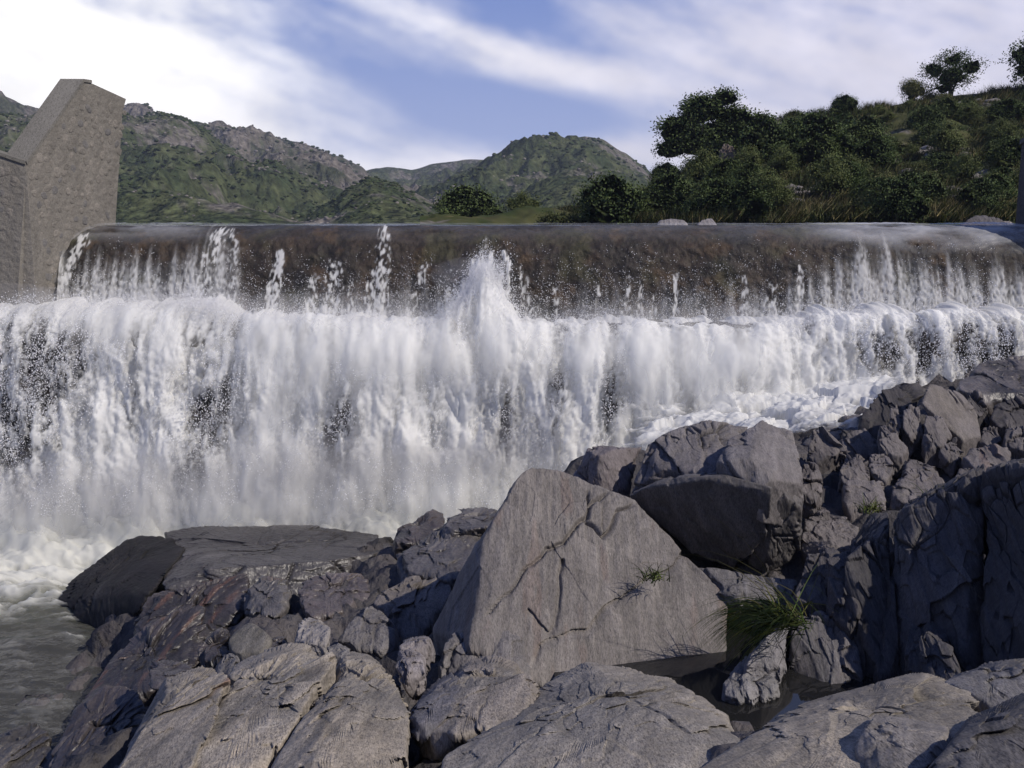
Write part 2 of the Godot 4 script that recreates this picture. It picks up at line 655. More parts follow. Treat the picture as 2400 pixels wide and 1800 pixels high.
# ------------------------------------------------------------------ materials
func make_materials() -> void:
	var speck := gneiss_tex(4, 9)
	var coarse := gneiss_tex(9, 4)
	var relief := noise_tex(0.011, 1024, FastNoiseLite.TYPE_SIMPLEX_SMOOTH, 8, 0.0, 1.0, 2)
	var knobs := noise_tex(0.03, 512, FastNoiseLite.TYPE_CELLULAR, 3, 0.0, 1.0, 6)
	rock_mat("gneiss", speck, relief, 0.78, Vector3(0.62, 0.45, 0.62), 1.5, 0.4)
	rock_mat("granite", coarse, relief, 0.85, Vector3(0.8, 0.8, 0.8), 4.5, 0.35)
	rock_mat("wet_rock", speck, relief, 0.44, Vector3(0.7, 0.5, 0.7), 2.2, 0.5)
	rock_mat("masonry", coarse, relief, 0.95, Vector3(0.5, 0.5, 0.5), 2.0, 0.2)
	rock_mat("weir_face", coarse, relief, 0.62, Vector3(0.45, 0.45, 0.45), 5.0, 0.28)
	rock_mat("concrete", coarse, relief, 0.95, Vector3(0.3, 0.3, 0.3), 0.6, 0.2)
	var soil := plain_mat("soil", Color(1, 1, 1), 1.0, true, 0.1)
	soil.heightmap_enabled = false
	var slope := plain_mat("slope", Color(1, 1, 1), 1.0, true, 0.1)
	slope.albedo_texture = noise_tex(0.02, 1024, FastNoiseLite.TYPE_SIMPLEX_SMOOTH, 8, 0.38, 1.0, 8)
	slope.uv1_triplanar = true
	slope.uv1_world_triplanar = true
	slope.uv1_scale = Vector3(0.016, 0.016, 0.016)
	slope.heightmap_enabled = true
	slope.heightmap_texture = relief
	slope.heightmap_scale = 340.0
	var leaf := plain_mat("leaf", Color(1, 1, 1), 0.65, true, 0.25)
	leaf.backlight_enabled = true
	leaf.backlight = Color(0.35, 0.42, 0.2)
	leaf.cull_mode = BaseMaterial3D.CULL_DISABLED
	var blade := plain_mat("blade", Color(1, 1, 1), 0.55, true, 0.3)
	blade.backlight_enabled = true
	blade.backlight = Color(0.4, 0.45, 0.2)
	blade.cull_mode = BaseMaterial3D.CULL_DISABLED
	plain_mat("bark", Color(0.055, 0.045, 0.038), 0.95)
	var foam := plain_mat("foam", Color(0.96, 0.96, 0.94), 0.9, true, 0.2)
	foam.transparency = BaseMaterial3D.TRANSPARENCY_ALPHA
	foam.backlight_enabled = true
	foam.backlight = Color(1, 1, 1)
	foam.cull_mode = BaseMaterial3D.CULL_DISABLED
	var drop := plain_mat("drop", Color(0.93, 0.93, 0.95), 0.35, false, 0.5)
	drop.backlight_enabled = true
	drop.backlight = Color(0.7, 0.7, 0.7)
	var river := plain_mat("river", Color(1, 1, 1), 0.12, true, 0.33)
	river.heightmap_enabled = true
	river.heightmap_texture = relief
	river.heightmap_scale = 2.0
	river.uv1_triplanar = true
	river.uv1_world_triplanar = true
	river.uv1_scale = Vector3(0.45, 0.45, 0.45)
	var film := plain_mat("film", Color(0.80, 0.81, 0.84), 0.34, true, 0.5)
	film.transparency = BaseMaterial3D.TRANSPARENCY_ALPHA
	film.cull_mode = BaseMaterial3D.CULL_DISABLED
	plain_mat("puddle", Color(0.012, 0.012, 0.012), 0.03, false, 0.5)
	plain_mat("pale_rock", Color(1, 1, 1), 0.95, true, 0.2)

# ------------------------------------------------------------------ far country
func hills() -> void:
	var ground := func(p: Vector3, t: float, a: float, b: float, px: float) -> Color:
		var rocky := n_fbm.get_noise_3dv(p * 3.2) * 0.9 + n_ridge.get_noise_3dv(p * 9.0) * 0.22 + (t - 0.75) * 0.35
		var g := Color(0.085, 0.112, 0.056).lerp(Color(0.15, 0.172, 0.084), clampf(0.5 + n_one.get_noise_3dv(p * 5.0) + 0.8 * n_fbm.get_noise_3dv(p * 30.0), 0, 1))
		return g.lerp(Color(0.31, 0.28, 0.25), smoothstep(0.12, 0.5, rocky + 0.35 * n_fbm.get_noise_3dv(p * 26.0)))
	var brown := func(p: Vector3, t: float, a: float, b: float, px: float) -> Color:
		var rocky := n_fbm.get_noise_3dv(p * 3.0) + n_ridge.get_noise_3dv(p * 12.0) * 0.3 + 0.18
		return Color(0.105, 0.12, 0.07).lerp(Color(0.31, 0.275, 0.24), smoothstep(-0.1, 0.6, rocky + 0.5 * n_fbm.get_noise_3dv(p * 24.0)))
	hill("mountain", "brown rocky mountain ridge on the left skyline behind the green slope", [-200, 30, 0, 88, 40, 107, 100, 116, 128, 106, 138, 103, 152, 105, 162, 113, 200, 124, 235, 129, 262, 133, 300, 141, 340, 156, 362, 167, 376, 180, 400, 205, 440, 224], 330, 620, -220, 450, 330, 110, 38.0, brown, 0.03)
	hill("mountain", "green slope with pale outcrops right behind the stone abutment", [-200, 100, 0, 118, 60, 122, 120, 117, 165, 112, 185, 117, 205, 128, 232, 150, 262, 170, 300, 190, 335, 208, 360, 224], 170, 400, -220, 375, 300, 110, 24.0, ground, 0.04)
	hill("mountain", "low rounded green hill in the middle with a bushy top", [300, 224, 330, 206, 352, 186, 372, 176, 388, 180, 412, 192, 440, 206, 470, 218, 485, 224], 150, 240, 296, 490, 150, 60, 6.0, ground, 0.06)
	hill("mountain", "hazy green saddle between the two mountains", [300, 190, 350, 176, 372, 169, 390, 167, 412, 169, 436, 163, 470, 160, 500, 162, 540, 162, 620, 190], 520, 800, 296, 640, 170, 60, 40.0, ground, 0.025)
	hill("mountain", "rounded green mountain in the centre with a flat knob on its summit", [400, 224, 430, 196, 465, 178, 500, 160, 520, 150, 545, 142, 572, 138, 584, 136, 600, 138, 622, 151, 640, 163, 655, 176, 700, 200, 760, 224], 230, 480, 396, 770, 220, 90, 22.0, ground, 0.04)
	# the near hillside on the right
	var near := func(p: Vector3, t: float, a: float, b: float, px: float) -> Color:
		var rocky := n_fbm.get_noise_3dv(p * 22.0) + n_ridge.get_noise_3dv(p * 60.0) * 0.25
		var g := Color(0.036, 0.048, 0.020).lerp(Color(0.085, 0.080, 0.038), clampf(0.4 + n_fbm.get_noise_3dv(p * 30.0 + Vector3(0, 50, 0)) * 1.4, 0, 1))
		return g.lerp(Color(0.17, 0.15, 0.14), smoothstep(0.34, 0.55, rocky))
	hill("hillside", "steep near hillside on the right covered with scrub and stones", [430, 223, 520, 218, 580, 212, 630, 200, 668, 186, 700, 160, 730, 138, 770, 122, 820, 114, 880, 106, 930, 96, 1024, 88, 1150, 66, 1300, 40], 36, 66, 420, 1320, 330, 110, 1.6, near, 0.35)
	# far ground, one sheet to the horizon
	var v := PackedVector3Array()
	var c := PackedColorArray()
	for j in 40:
		for i in 40:
			v.append(Vector3(lerpf(-700, 700, i / 39.0), 5.2, lerpf(-30, -1100, pow(j / 39.0, 2.0))))
			c.append(Color(0.034, 0.043, 0.024))
	tag(put("ground", grid(40, 40, v, c), mats.soil), "flat valley ground behind the weir", "ground", "", "structure")

# ------------------------------------------------------------------ the weir
const OGEE := [[24.5, 5.0], [23.6, 6.15], [23.0, 6.27], [22.5, 6.24], [22.1, 6.10], [21.8, 5.85], [21.6, 5.5], [21.45, 5.1], [21.35, 4.7], [21.25, 4.25]]

func along(profile: Array, t: float) -> Vector2:
	var f := clampf(t, 0, 1) * (profile.size() - 1)
	var i := mini(int(f), profile.size() - 2)
	var p0: Array = profile[maxi(i - 1, 0)]
	var p1: Array = profile[i]
	var p2: Array = profile[i + 1]
	var p3: Array = profile[mini(i + 2, profile.size() - 1)]
	return Vector2(p1[0], p1[1]).cubic_interpolate(Vector2(p2[0], p2[1]), Vector2(p0[0], p0[1]), Vector2(p3[0], p3[1]), f - i)

func dam() -> void:
	var o := root_thing("weir", Vector3.ZERO)
	tag(o, "wide dark stone weir with a rounded crest, water running down its brown face", "dam")
	var nu := 560
	var nv := 90
	var v := PackedVector3Array()
	var c := PackedColorArray()
	for j in nv:
		for i in nu:
			var q := along(OGEE, float(j) / (nv - 1))
			var x := lerpf(-12.0, 12.6, float(i) / (nu - 1))
			var p := Vector3(x, q.y, -q.x)
			var a := n_fbm.get_noise_3dv(p * 70.0)
			var b := n_one.get_noise_3dv(p * 420.0)
			var e := n_ridge.get_noise_3dv(p * 130.0)
			v.append(p + Vector3(0, 0.3, 0.95) * (a * 0.08 + b * 0.02 + e * 0.05 * smoothstep(0.1, 0.45, float(j) / nv)))
			var col := Color(0.050, 0.037, 0.027).lerp(Color(0.022, 0.020, 0.019), clampf(0.5 + a * 1.3, 0, 1))
			col = col.lerp(Color(0.074, 0.048, 0.028), smoothstep(0.1, 0.5, n_fbm.get_noise_3dv(p * 110.0 + Vector3(90, 0, 0))))
			col = col.lerp(Color(0.055, 0.052, 0.022), smoothstep(0.15, 0.5, n_fbm.get_noise_3dv(p * 60.0 + Vector3(0, 190, 0))) * 0.7)
			c.append(col * (1.0 + 0.35 * b))
	put("spillway_face", grid(nu, nv, v, c), mats.weir_face, o)
	# lower step: shelf and wall
	v = PackedVector3Array()
	c = PackedColorArray()
	var step := [[21.4, 4.30], [20.8, 4.36], [20.15, 4.33], [20.02, 4.22], [19.95, 3.6], [19.9, 2.4], [19.85, 1.2], [19.8, -1.0]]
	nv = 80
	nu = 420
	for j in nv:
		for i in nu:
			var q := along(step, float(j) / (nv - 1))
			var x := lerpf(-14.0, 14.0, float(i) / (nu - 1))
			var p := Vector3(x, q.y, -q.x)
			var a := n_fbm.get_noise_3dv(p * 80.0)
			var b := n_ridge.get_noise_3dv(p * 190.0)
			v.append(p + Vector3(0, 0.2, 0.9) * (a * 0.16 + b * 0.05))
			c.append(Color(0.026, 0.026, 0.028).lerp(Color(0.07, 0.055, 0.042), clampf(0.4 + a, 0, 1)))
	put("lower_step", grid(nu, nv, v, c), mats.weir_face, o)

func stone_mesh(sd: int) -> ArrayMesh:
	var v := PackedVector3Array()
	var c := PackedColorArray()
	var r := RandomNumberGenerator.new()
	r.seed = sd
	var rad := []
	for j in 8: rad.append(r.randf_range(0.72, 1.1))
	for ring in [[1.0, -0.25], [0.96, 0.16], [0.72, 0.30], [0.05, 0.36]]:
		for j in 8:
			var a := TAU * j / 8
			v.append(Vector3(cos(a) * ring[0] * rad[j], sin(a) * ring[0] * rad[j], ring[1] + r.randf_range(-0.04, 0.04)))
			c.append(Color(1, 1, 1))
	return grid(8, 4, v, c, false, true)

func wall_stones(o: Node3D, corner: Vector3, along_: Vector3, normal: Vector3, inside: Callable, wide: float, high: float, size: float, limit: int) -> void:
	var meshes := []
	for k in 7: meshes.append(stone_mesh(40 + k))
	var tints := []
	for k in 8:
		var t := Color(0.245, 0.226, 0.198).lerp(Color(0.31, 0.282, 0.245), k / 7.0)
		if k == 5: t = Color(0.215, 0.205, 0.195)
		var m: StandardMaterial3D = mats.masonry.duplicate()
		m.vertex_color_use_as_albedo = false
		m.albedo_color = t.linear_to_srgb()
		tints.append(m)
	var up := normal.cross(along_).normalized()
	if up.y < 0: up = -up
	var b := Basis(along_, up, along_.cross(up).normalized())
	if b.z.dot(normal) < 0: b = Basis(-along_, up, -b.z)
	var made := 0
	var rows := int(high / (size * 0.86))
	for j in rows:
		for i in int(wide / size):
			var s := (i + 0.5 + (j % 2) * 0.5 + rng.randf_range(-0.22, 0.22)) * size
			var t := (j + 0.5 + rng.randf_range(-0.2, 0.2)) * size * 0.86
			if not inside.call(s, t) or made >= limit or rng.randf() < 0.08: continue
			var z := size * rng.randf_range(0.34, 0.56)
			var k := MeshInstance3D.new()
			k.name = "stone"
			k.mesh = meshes[rng.randi() % 7]
			k.material_override = tints[rng.randi() % 8]
			k.transform = Transform3D(b * Basis(Vector3(0, 0, 1), rng.randf() * TAU) * Basis.from_scale(Vector3(z * rng.randf_range(0.8, 1.15), z * rng.randf_range(0.65, 0.95), z * rng.randf_range(0.12, 0.36))), corner + along_ * s + up * t + normal * 0.0)
			o.add_child(k, true)
			made += 1

func prism(face: Array, thick: Vector3, called: String, mat: Material, o: Node3D, col: Color) -> void:
	var st := SurfaceTool.new()
	st.begin(Mesh.PRIMITIVE_TRIANGLES)
	var n := face.size()
	var pts := PackedVector2Array()
	for p in face: pts.append(Vector2(p.z, p.y))
	var tri := Geometry2D.triangulate_polygon(pts)
	st.set_smooth_group(-1)
	st.set_color(col)
	for k in range(0, tri.size(), 3):
		st.add_vertex(face[tri[k]]); st.add_vertex(face[tri[k + 1]]); st.add_vertex(face[tri[k + 2]])
	for k in range(0, tri.size(), 3):
		st.add_vertex(face[tri[k]] + thick); st.add_vertex(face[tri[k + 2]] + thick); st.add_vertex(face[tri[k + 1]] + thick)
	for k in n:
		var a: Vector3 = face[k]
		var b: Vector3 = face[(k + 1) % n]
		st.add_vertex(a); st.add_vertex(b); st.add_vertex(b + thick)
		st.add_vertex(a); st.add_vertex(b + thick); st.add_vertex(a + thick)
	st.generate_normals()
	put(called, st.commit(), mat, o)

func abutments() -> void:
	# left: a tall stone abutment with a sloping coping, and the training wall in front of it
	var o := root_thing("abutment", Vector3.ZERO)
	tag(o, "tall rubble stone abutment with a smooth sloping coping at the left end of the weir", "abutment")
	var A := at(32, 165, 20.5)
	var B := at(85, 82, 22.1)
	var C := at(91, 83, 22.35)
	var D := at(126, 99, 23.5)
	var upv := (D - at(117, 222, 23.3)).normalized()
	var dirw := Vector3(D.x - A.x, 0, D.z - A.z).normalized()
	var nrm := dirw.cross(upv).normalized()
	if nrm.x < 0: nrm = -nrm
	dirw = upv.cross(nrm).normalized()
	if dirw.z > 0: dirw = -dirw
	var onp := func(p: Vector3) -> Vector3: return p - nrm * (p - D).dot(nrm)
	A = onp.call(A); B = onp.call(B); C = onp.call(C)
	var E := D - upv * 0.33 - dirw * 0.09
	var F := D - upv * 6.0
	var G := A - upv * 4.6
	prism([A, B, C, D, E, F, G], Vector3(-0.42, 0, 0.02), "wall", mats.masonry, o, Color(0.265, 0.245, 0.215))
	# coping: a smooth slab along the slope and the flat top
	var ov := Vector3(0.025, 0, 0)
	prism([A + ov, B + ov, C + ov, C + ov + Vector3(0, 0.06, 0), B + ov + Vector3(0, 0.06, 0.02), A + ov + Vector3(0, 0.06, 0.04)], Vector3(-0.49, 0, 0.02), "coping", mats.concrete, o, Color(0.235, 0.22, 0.198))
	var corner := A - upv * (A.y - 3.9) / upv.y
	var ins := func(s: float, t: float) -> bool:
		var y := 3.9 + t
		var top := EYE + 1.15 + s / 1.65 * 1.91 if s < 1.65 else EYE + 3.0
		var low := 3.9 if s < 0.9 else 3.9 + (s - 0.9) * 1.7
		return y < top - 0.10 and y > low and s > 0.12 and s < 2.95 - (top - y) * 0.10
	wall_stones(o, corner, dirw, nrm, ins, 3.1, 5.8, 0.215, 290)
	var w := root_thing("training_wall", Vector3.ZERO)
	tag(w, "low rubble stone wall joining the tall abutment at the left edge of the frame", "wall")
	var n0 := Vector3(A.x, 1.0, A.z + 0.02)
	var n1 := Vector3(-12.2, 1.0, -20.1)
	var t0 := A.y
	wallx(n0, n1, t0, w)
	var dw := (n1 - n0).normalized()
	var nw := Vector3.UP.cross(dw)
	if nw.z < 0: nw = -nw
	var ins2 := func(s: float, t: float) -> bool: return s > 0.14 and s < 1.3 and t < t0 - 4.05 + s * 0.36
	wall_stones(w, Vector3(n0.x, 3.9, n0.z), dw, nw, ins2, 1.4, 4.2, 0.215, 120)
	# right: the wall that shades the end of the weir
	var r := root_thing("abutment", Vector3.ZERO)
	tag(r, "dark shaded stone abutment at the right edge of the frame", "abutment")
	prism([Vector3(11.38, 3.0, -21.3), Vector3(11.38, EYE + 2.1, -21.5), Vector3(11.38, EYE + 1.75, -23.0), Vector3(11.38, 3.0, -23.0)], Vector3(1.4, 0, 0), "wall", mats.masonry, r, Color(0.13, 0.12, 0.115))  # wall and coping darker than the left pair, their shade put into colour
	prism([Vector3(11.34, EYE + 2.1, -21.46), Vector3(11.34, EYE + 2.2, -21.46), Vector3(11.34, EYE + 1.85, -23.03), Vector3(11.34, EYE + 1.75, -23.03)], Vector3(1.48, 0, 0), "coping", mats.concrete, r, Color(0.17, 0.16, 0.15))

func wallx(a: Vector3, b: Vector3, top: float, o: Node3D) -> void:
	var st := SurfaceTool.new()
	for part in 2:
		st = SurfaceTool.new()
		st.begin(Mesh.PRIMITIVE_TRIANGLES)
		st.set_smooth_group(-1)
		st.set_color(Color(0.265, 0.245, 0.215) if part == 0 else Color(0.235, 0.22, 0.195))
		var lo0 := a if part == 0 else Vector3(a.x, top, a.z + 0.03)
		var lo1 := b if part == 0 else Vector3(b.x, top + 0.88, b.z + 0.03)
		var hi0 := Vector3(a.x, top + (0.0 if part == 0 else 0.07), lo0.z)
		var hi1 := Vector3(b.x, top + 0.88 + (0.0 if part == 0 else 0.07), lo1.z)
		var bk := Vector3(0, 0, -0.5)
		for q in [[lo1, hi1, hi0, lo0], [hi1, hi1 + bk, hi0 + bk, hi0], [lo0, hi0, hi0 + bk, lo0 + bk], [lo1 + bk, lo0 + bk, hi0 + bk, hi1 + bk]]:
			for k in [0, 1, 2, 0, 2, 3]: st.add_vertex(q[k])
		st.generate_normals()
		put("wall" if part == 0 else "coping", st.commit(), mats.masonry if part == 0 else mats.concrete, o)

# ------------------------------------------------------------------ water
func water() -> void:
	# the level reach above the weir
	var v := PackedVector3Array()
	var c := PackedColorArray()
	for j in 60:
		for i in 140:
			var d := lerpf(22.9, 75.0, pow(j / 59.0, 1.6))
			var x := lerpf(-16.0, 30.0, i / 139.0)
			v.append(Vector3(x, 6.283 + 0.006 * n_fbm.get_noise_3d(x * 90.0, 0, d * 40.0), -d))
			c.append(Color(0.035, 0.04, 0.035))
	tag(put("reservoir", grid(140, 60, v, c), mats.river), "still water held behind the weir crest", "water", "", "structure")
	# the pool below
	v = PackedVector3Array()
	c = PackedColorArray()
	var nu := 440
	var nv := 320
	for j in nv:
		for i in nu:
			var d := lerpf(8.0, 20.0, float(j) / (nv - 1))
			var x := lerpf(-15.0, 4.0, float(i) / (nu - 1))
			var far := smoothstep(14.5, 18.5, d)
			var a := n_fbm.get_noise_3d(x * 60.0 + d * 30.0, 0, d * 120.0)
			var b := n_ridge.get_noise_3d(x * 70.0, 40, d * 110.0)
			v.append(Vector3(x, a * (0.05 + 0.20 * far) + b * (0.02 + 0.06 * far) + (0.55 + 0.5 * a) * smoothstep(17.6, 19.3, d), -d))
			c.append(Color(0.045, 0.046, 0.040).lerp(Color(0.30, 0.30, 0.22), far * 0.5))
	tag(put("river_pool", grid(nu, nv, v, c), mats.river), "grey rippled river water below the falls on the left", "water", "", "structure")
	# foam lying on it
	c = PackedColorArray()
	var w := PackedVector3Array()
	for k in v.size():
		var p := v[k]
		var d := -p.z
		var edge := d - 15.4 - 0.05 * (p.x + 8.0) + 0.9 * n_fbm.get_noise_3d(p.x * 70.0, 9, d * 90.0)
		var br := n_fbm.get_noise_3d(p.x * 130.0 + 60.0, 3, d * 230.0)
		var br2 := n_ridge.get_noise_3d(p.x * 260.0, 13, d * 420.0)
		var a := smoothstep(-0.3, 2.4, edge) * 1.35 + br * 0.9 + br2 * 0.35 - 0.30
		a = maxf(a, 0.10 * smoothstep(0.25, 0.5, br) * smoothstep(11.0, 12.5, d) * smoothstep(-1, 0.3, n_one.get_noise_3d(p.x * 40.0, 0, d * 60.0)))
		w.append(p + Vector3(0, 0.02 + 0.05 * br + 0.07 * clampf(a, 0, 1) + 0.07 * clampf(a, 0, 1) * n_ridge.get_noise_3d(p.x * 150.0, 0, d * 190.0), 0))
		var al := clampf(a, 0.0, 0.97)
		if edge < -0.6: al = minf(al, 0.10)
		c.append(Color(0.97, 0.97, 0.93, al))
	tag(put("river_foam", grid(nu, nv, w, c, false, false, true), mats.foam), "churned white foam drifting on the pool at the foot of the falls", "foam", "", "stuff")
	# the small still pool among the rocks
	v = PackedVector3Array()
	for j in 6:
		for i in 6: v.append(Vector3(lerpf(0.4, 4.4, i / 5.0), 2.13, lerpf(-6.6, -10.2, j / 5.0)))
	tag(put("rock_pool", grid(6, 6, v), mats.puddle), "small dark still pool between the cracked slab and the front rocks", "water", "", "structure")

# white water: how much of it there is at a picture place, from the photograph
func gap(px: float, py: float) -> float:
	var g := 0.0
	g += 0.95 * blob(px, py, 14, 425, 52, 70, 0)
	g += 0.5 * blob(px, py, 30, 365, 60, 40, 0)
	g += 0.45 * blob(px, py, 60, 350, 40, 30, 0)
	g += 0.9 * blob(px, py, 212, 415, 28, 62, 0.25)
	g += 0.55 * blob(px, py, 190, 470, 30, 22, 0)
	g += 0.35 * blob(px, py, 130, 390, 10, 45, 0)
	g += 0.35 * blob(px, py, 165, 400, 10, 30, 0)
	g += 1.0 * blob(px, py, 341, 425, 14, 46, 0.12)
	g += 0.45 * blob(px, py, 318, 440, 12, 26, 0)
	g += 0.5 * blob(px, py, 432, 425, 10, 30, 0)
	g += 0.6 * blob(px, py, 506, 430, 15, 44, 0)
	g += 0.5 * blob(px, py, 465, 330, 12, 26, -0.2)
	g += 0.65 * blob(px, py, 556, 408, 9, 46, 0)
	g += 0.95 * blob(px, py, 609, 402, 11, 44, 0.12)
	g += 0.4 * blob(px, py, 538, 440, 8, 30, 0)
	g += 0.45 * blob(px, py, 690, 415, 12, 22, 0)
	g += 0.5 * blob(px, py, 740, 405, 10, 22, 0)
	g += 0.62 * blob(px, py, 870, 352, 22, 26, 0)
	g += 0.60 * blob(px, py, 915, 352, 16, 28, 0)
	g += 1.0 * blob(px, py, 965, 345, 9, 24, 0)
	g += 0.7 * blob(px, py, 985, 350, 16, 30, 0)
	g += 1.1 * blob(px, py, 1008, 352, 9, 26, 0)
	g += 0.42 * blob(px, py, 950, 345, 90, 30, 0)
	return minf(g, 1.15)

const STREAMS := [[90, 234, 57, 300, 4, 9, 0.9], [224, 227, 200, 300, 7, 12, 0.62], [234, 229, 236, 304, 4, 8, 0.5], [283, 250, 271, 312, 3, 9, 0.85], [318, 274, 312, 318, 4, 8, 0.5], [337, 260, 330, 320, 7, 13, 0.55], [352, 280, 350, 320, 3, 7, 0.4], [384, 226, 383, 262, 4, 6, 0.7], [384, 258, 372, 322, 6, 13, 0.72], [428, 262, 408, 318, 3, 9, 0.4], [452, 268, 440, 322, 3, 7, 0.4], [520, 262, 525, 300, 3, 6, 0.3], [556, 280, 560, 326, 3, 7, 0.35], [600, 284, 603, 328, 3, 7, 0.42], [626, 272, 628, 326, 3, 6, 0.38], [641, 286, 640, 328, 3, 7, 0.42], [656, 292, 655, 326, 2.5, 5, 0.45], [677, 272, 675, 322, 2.2, 4.5, 0.9], [702, 296, 703, 328, 3, 6, 0.4], [745, 274, 742, 326, 3, 7, 0.4], [772, 280, 768, 326, 5, 9, 0.5], [800, 266, 798, 320, 5, 9, 0.5]]
const LIP := [0, 304, 60, 305, 120, 306, 160, 302, 195, 300, 215, 304, 240, 318, 256, 325, 300, 320, 345, 322, 400, 330, 440, 326, 462, 296, 474, 270, 486, 258, 498, 276, 508, 308, 522, 326, 580, 328, 640, 330, 700, 332, 760, 328, 810, 320, 850, 314, 900, 312, 960, 311, 1024, 312]
const FALL := [[21.35, 4.60], [20.8, 4.62], [20.25, 4.52], [19.88, 4.1], [19.65, 3.3], [19.5, 2.2], [19.4, 1.1], [19.3, -0.2]]
const FALL_NEAR := [[20.5, 4.40], [20.2, 4.56], [19.8, 4.42], [19.45, 3.8], [19.2, 2.8], [19.0, 1.7], [18.85, 0.7], [18.7, -0.2]]

func pixel(p: Vector3) -> Vector2:
	var q := p - Vector3(0, EYE, 0)
	var f := -q.z * cp - q.y * sp
	var uy := q.y * cp - q.z * sp
	return Vector2(512.0 + q.x / f * FOCAL, 384.0 - uy / f * FOCAL)

func curtain(profile: Array, nu: int, nv: int, sd: float, thin: float) -> ArrayMesh:
	var v := PackedVector3Array()
	var c := PackedColorArray()
	for j in nv:
		var t := float(j) / (nv - 1)
		var q := along(profile, t)
		for i in nu:
			var x := lerpf(-11.6, 11.6, float(i) / (nu - 1))
			var p := Vector3(x, q.y, -q.x)
			var px := 512.0 + x / 19.7 * FOCAL
			var rise := ((310.0 - curve(LIP, px)) * 0.0165 + 0.26 * n_fbm.get_noise_3d(x * 110.0, sd * 11.0, 5.0) + 0.13 * n_fbm.get_noise_3d(x * 420.0, sd * 13.0, t * 40.0)) * (1.0 - smoothstep(0.0, 0.45, t))
			var wob := n_fbm.get_noise_3d(x * 40.0, sd, q.y * 14.0)
			var xx := x + wob * 0.35
			var streak := n_fbm.get_noise_3d(xx * 175.0, sd * 3.0, q.y * 20.0 + q.x * 14.0)
			var grain := n_one.get_noise_3d(x * 900.0, sd * 5.0, q.y * 720.0)
			var clump := n_fbm.get_noise_3d(x * 330.0, sd * 7.0, q.y * 120.0)
			var fleck := n_one.get_noise_3d(x * 1900.0, sd * 9.0, q.y * 1500.0)
			var lobe := n_fbm.get_noise_3d(x * 62.0 + 300.0, sd, q.y * 30.0)
			var out := 0.42 * lobe * smoothstep(0.05, 0.3, t) + 0.11 * streak + 0.022 * grain + 0.07 * clump + 0.012 * fleck
			p += Vector3(0, 0.35, 0.94) * out + Vector3(0, rise, 0)
			v.append(p)
			var s := pixel(p)
			var g := gap(s.x, s.y)
			var body := 0.92 - g - thin
			var a := body + streak * (0.30 + 0.55 * g + thin * 0.8) + clump * (0.25 + 0.9 * g + thin) + grain * (0.12 + 0.28 * g) + fleck * (0.10 + 0.20 * g)
			a = smoothstep(0.10 - 0.22 * g, 0.62 + 0.18 * g, a)
			a *= smoothstep(-0.02, 0.07, t + 0.06 * streak + 0.05 * fleck)
			c.append(Color(1, 1, 1, clampf(a, 0, 1)))
	return grid(nu, nv, v, c, false, false, true)

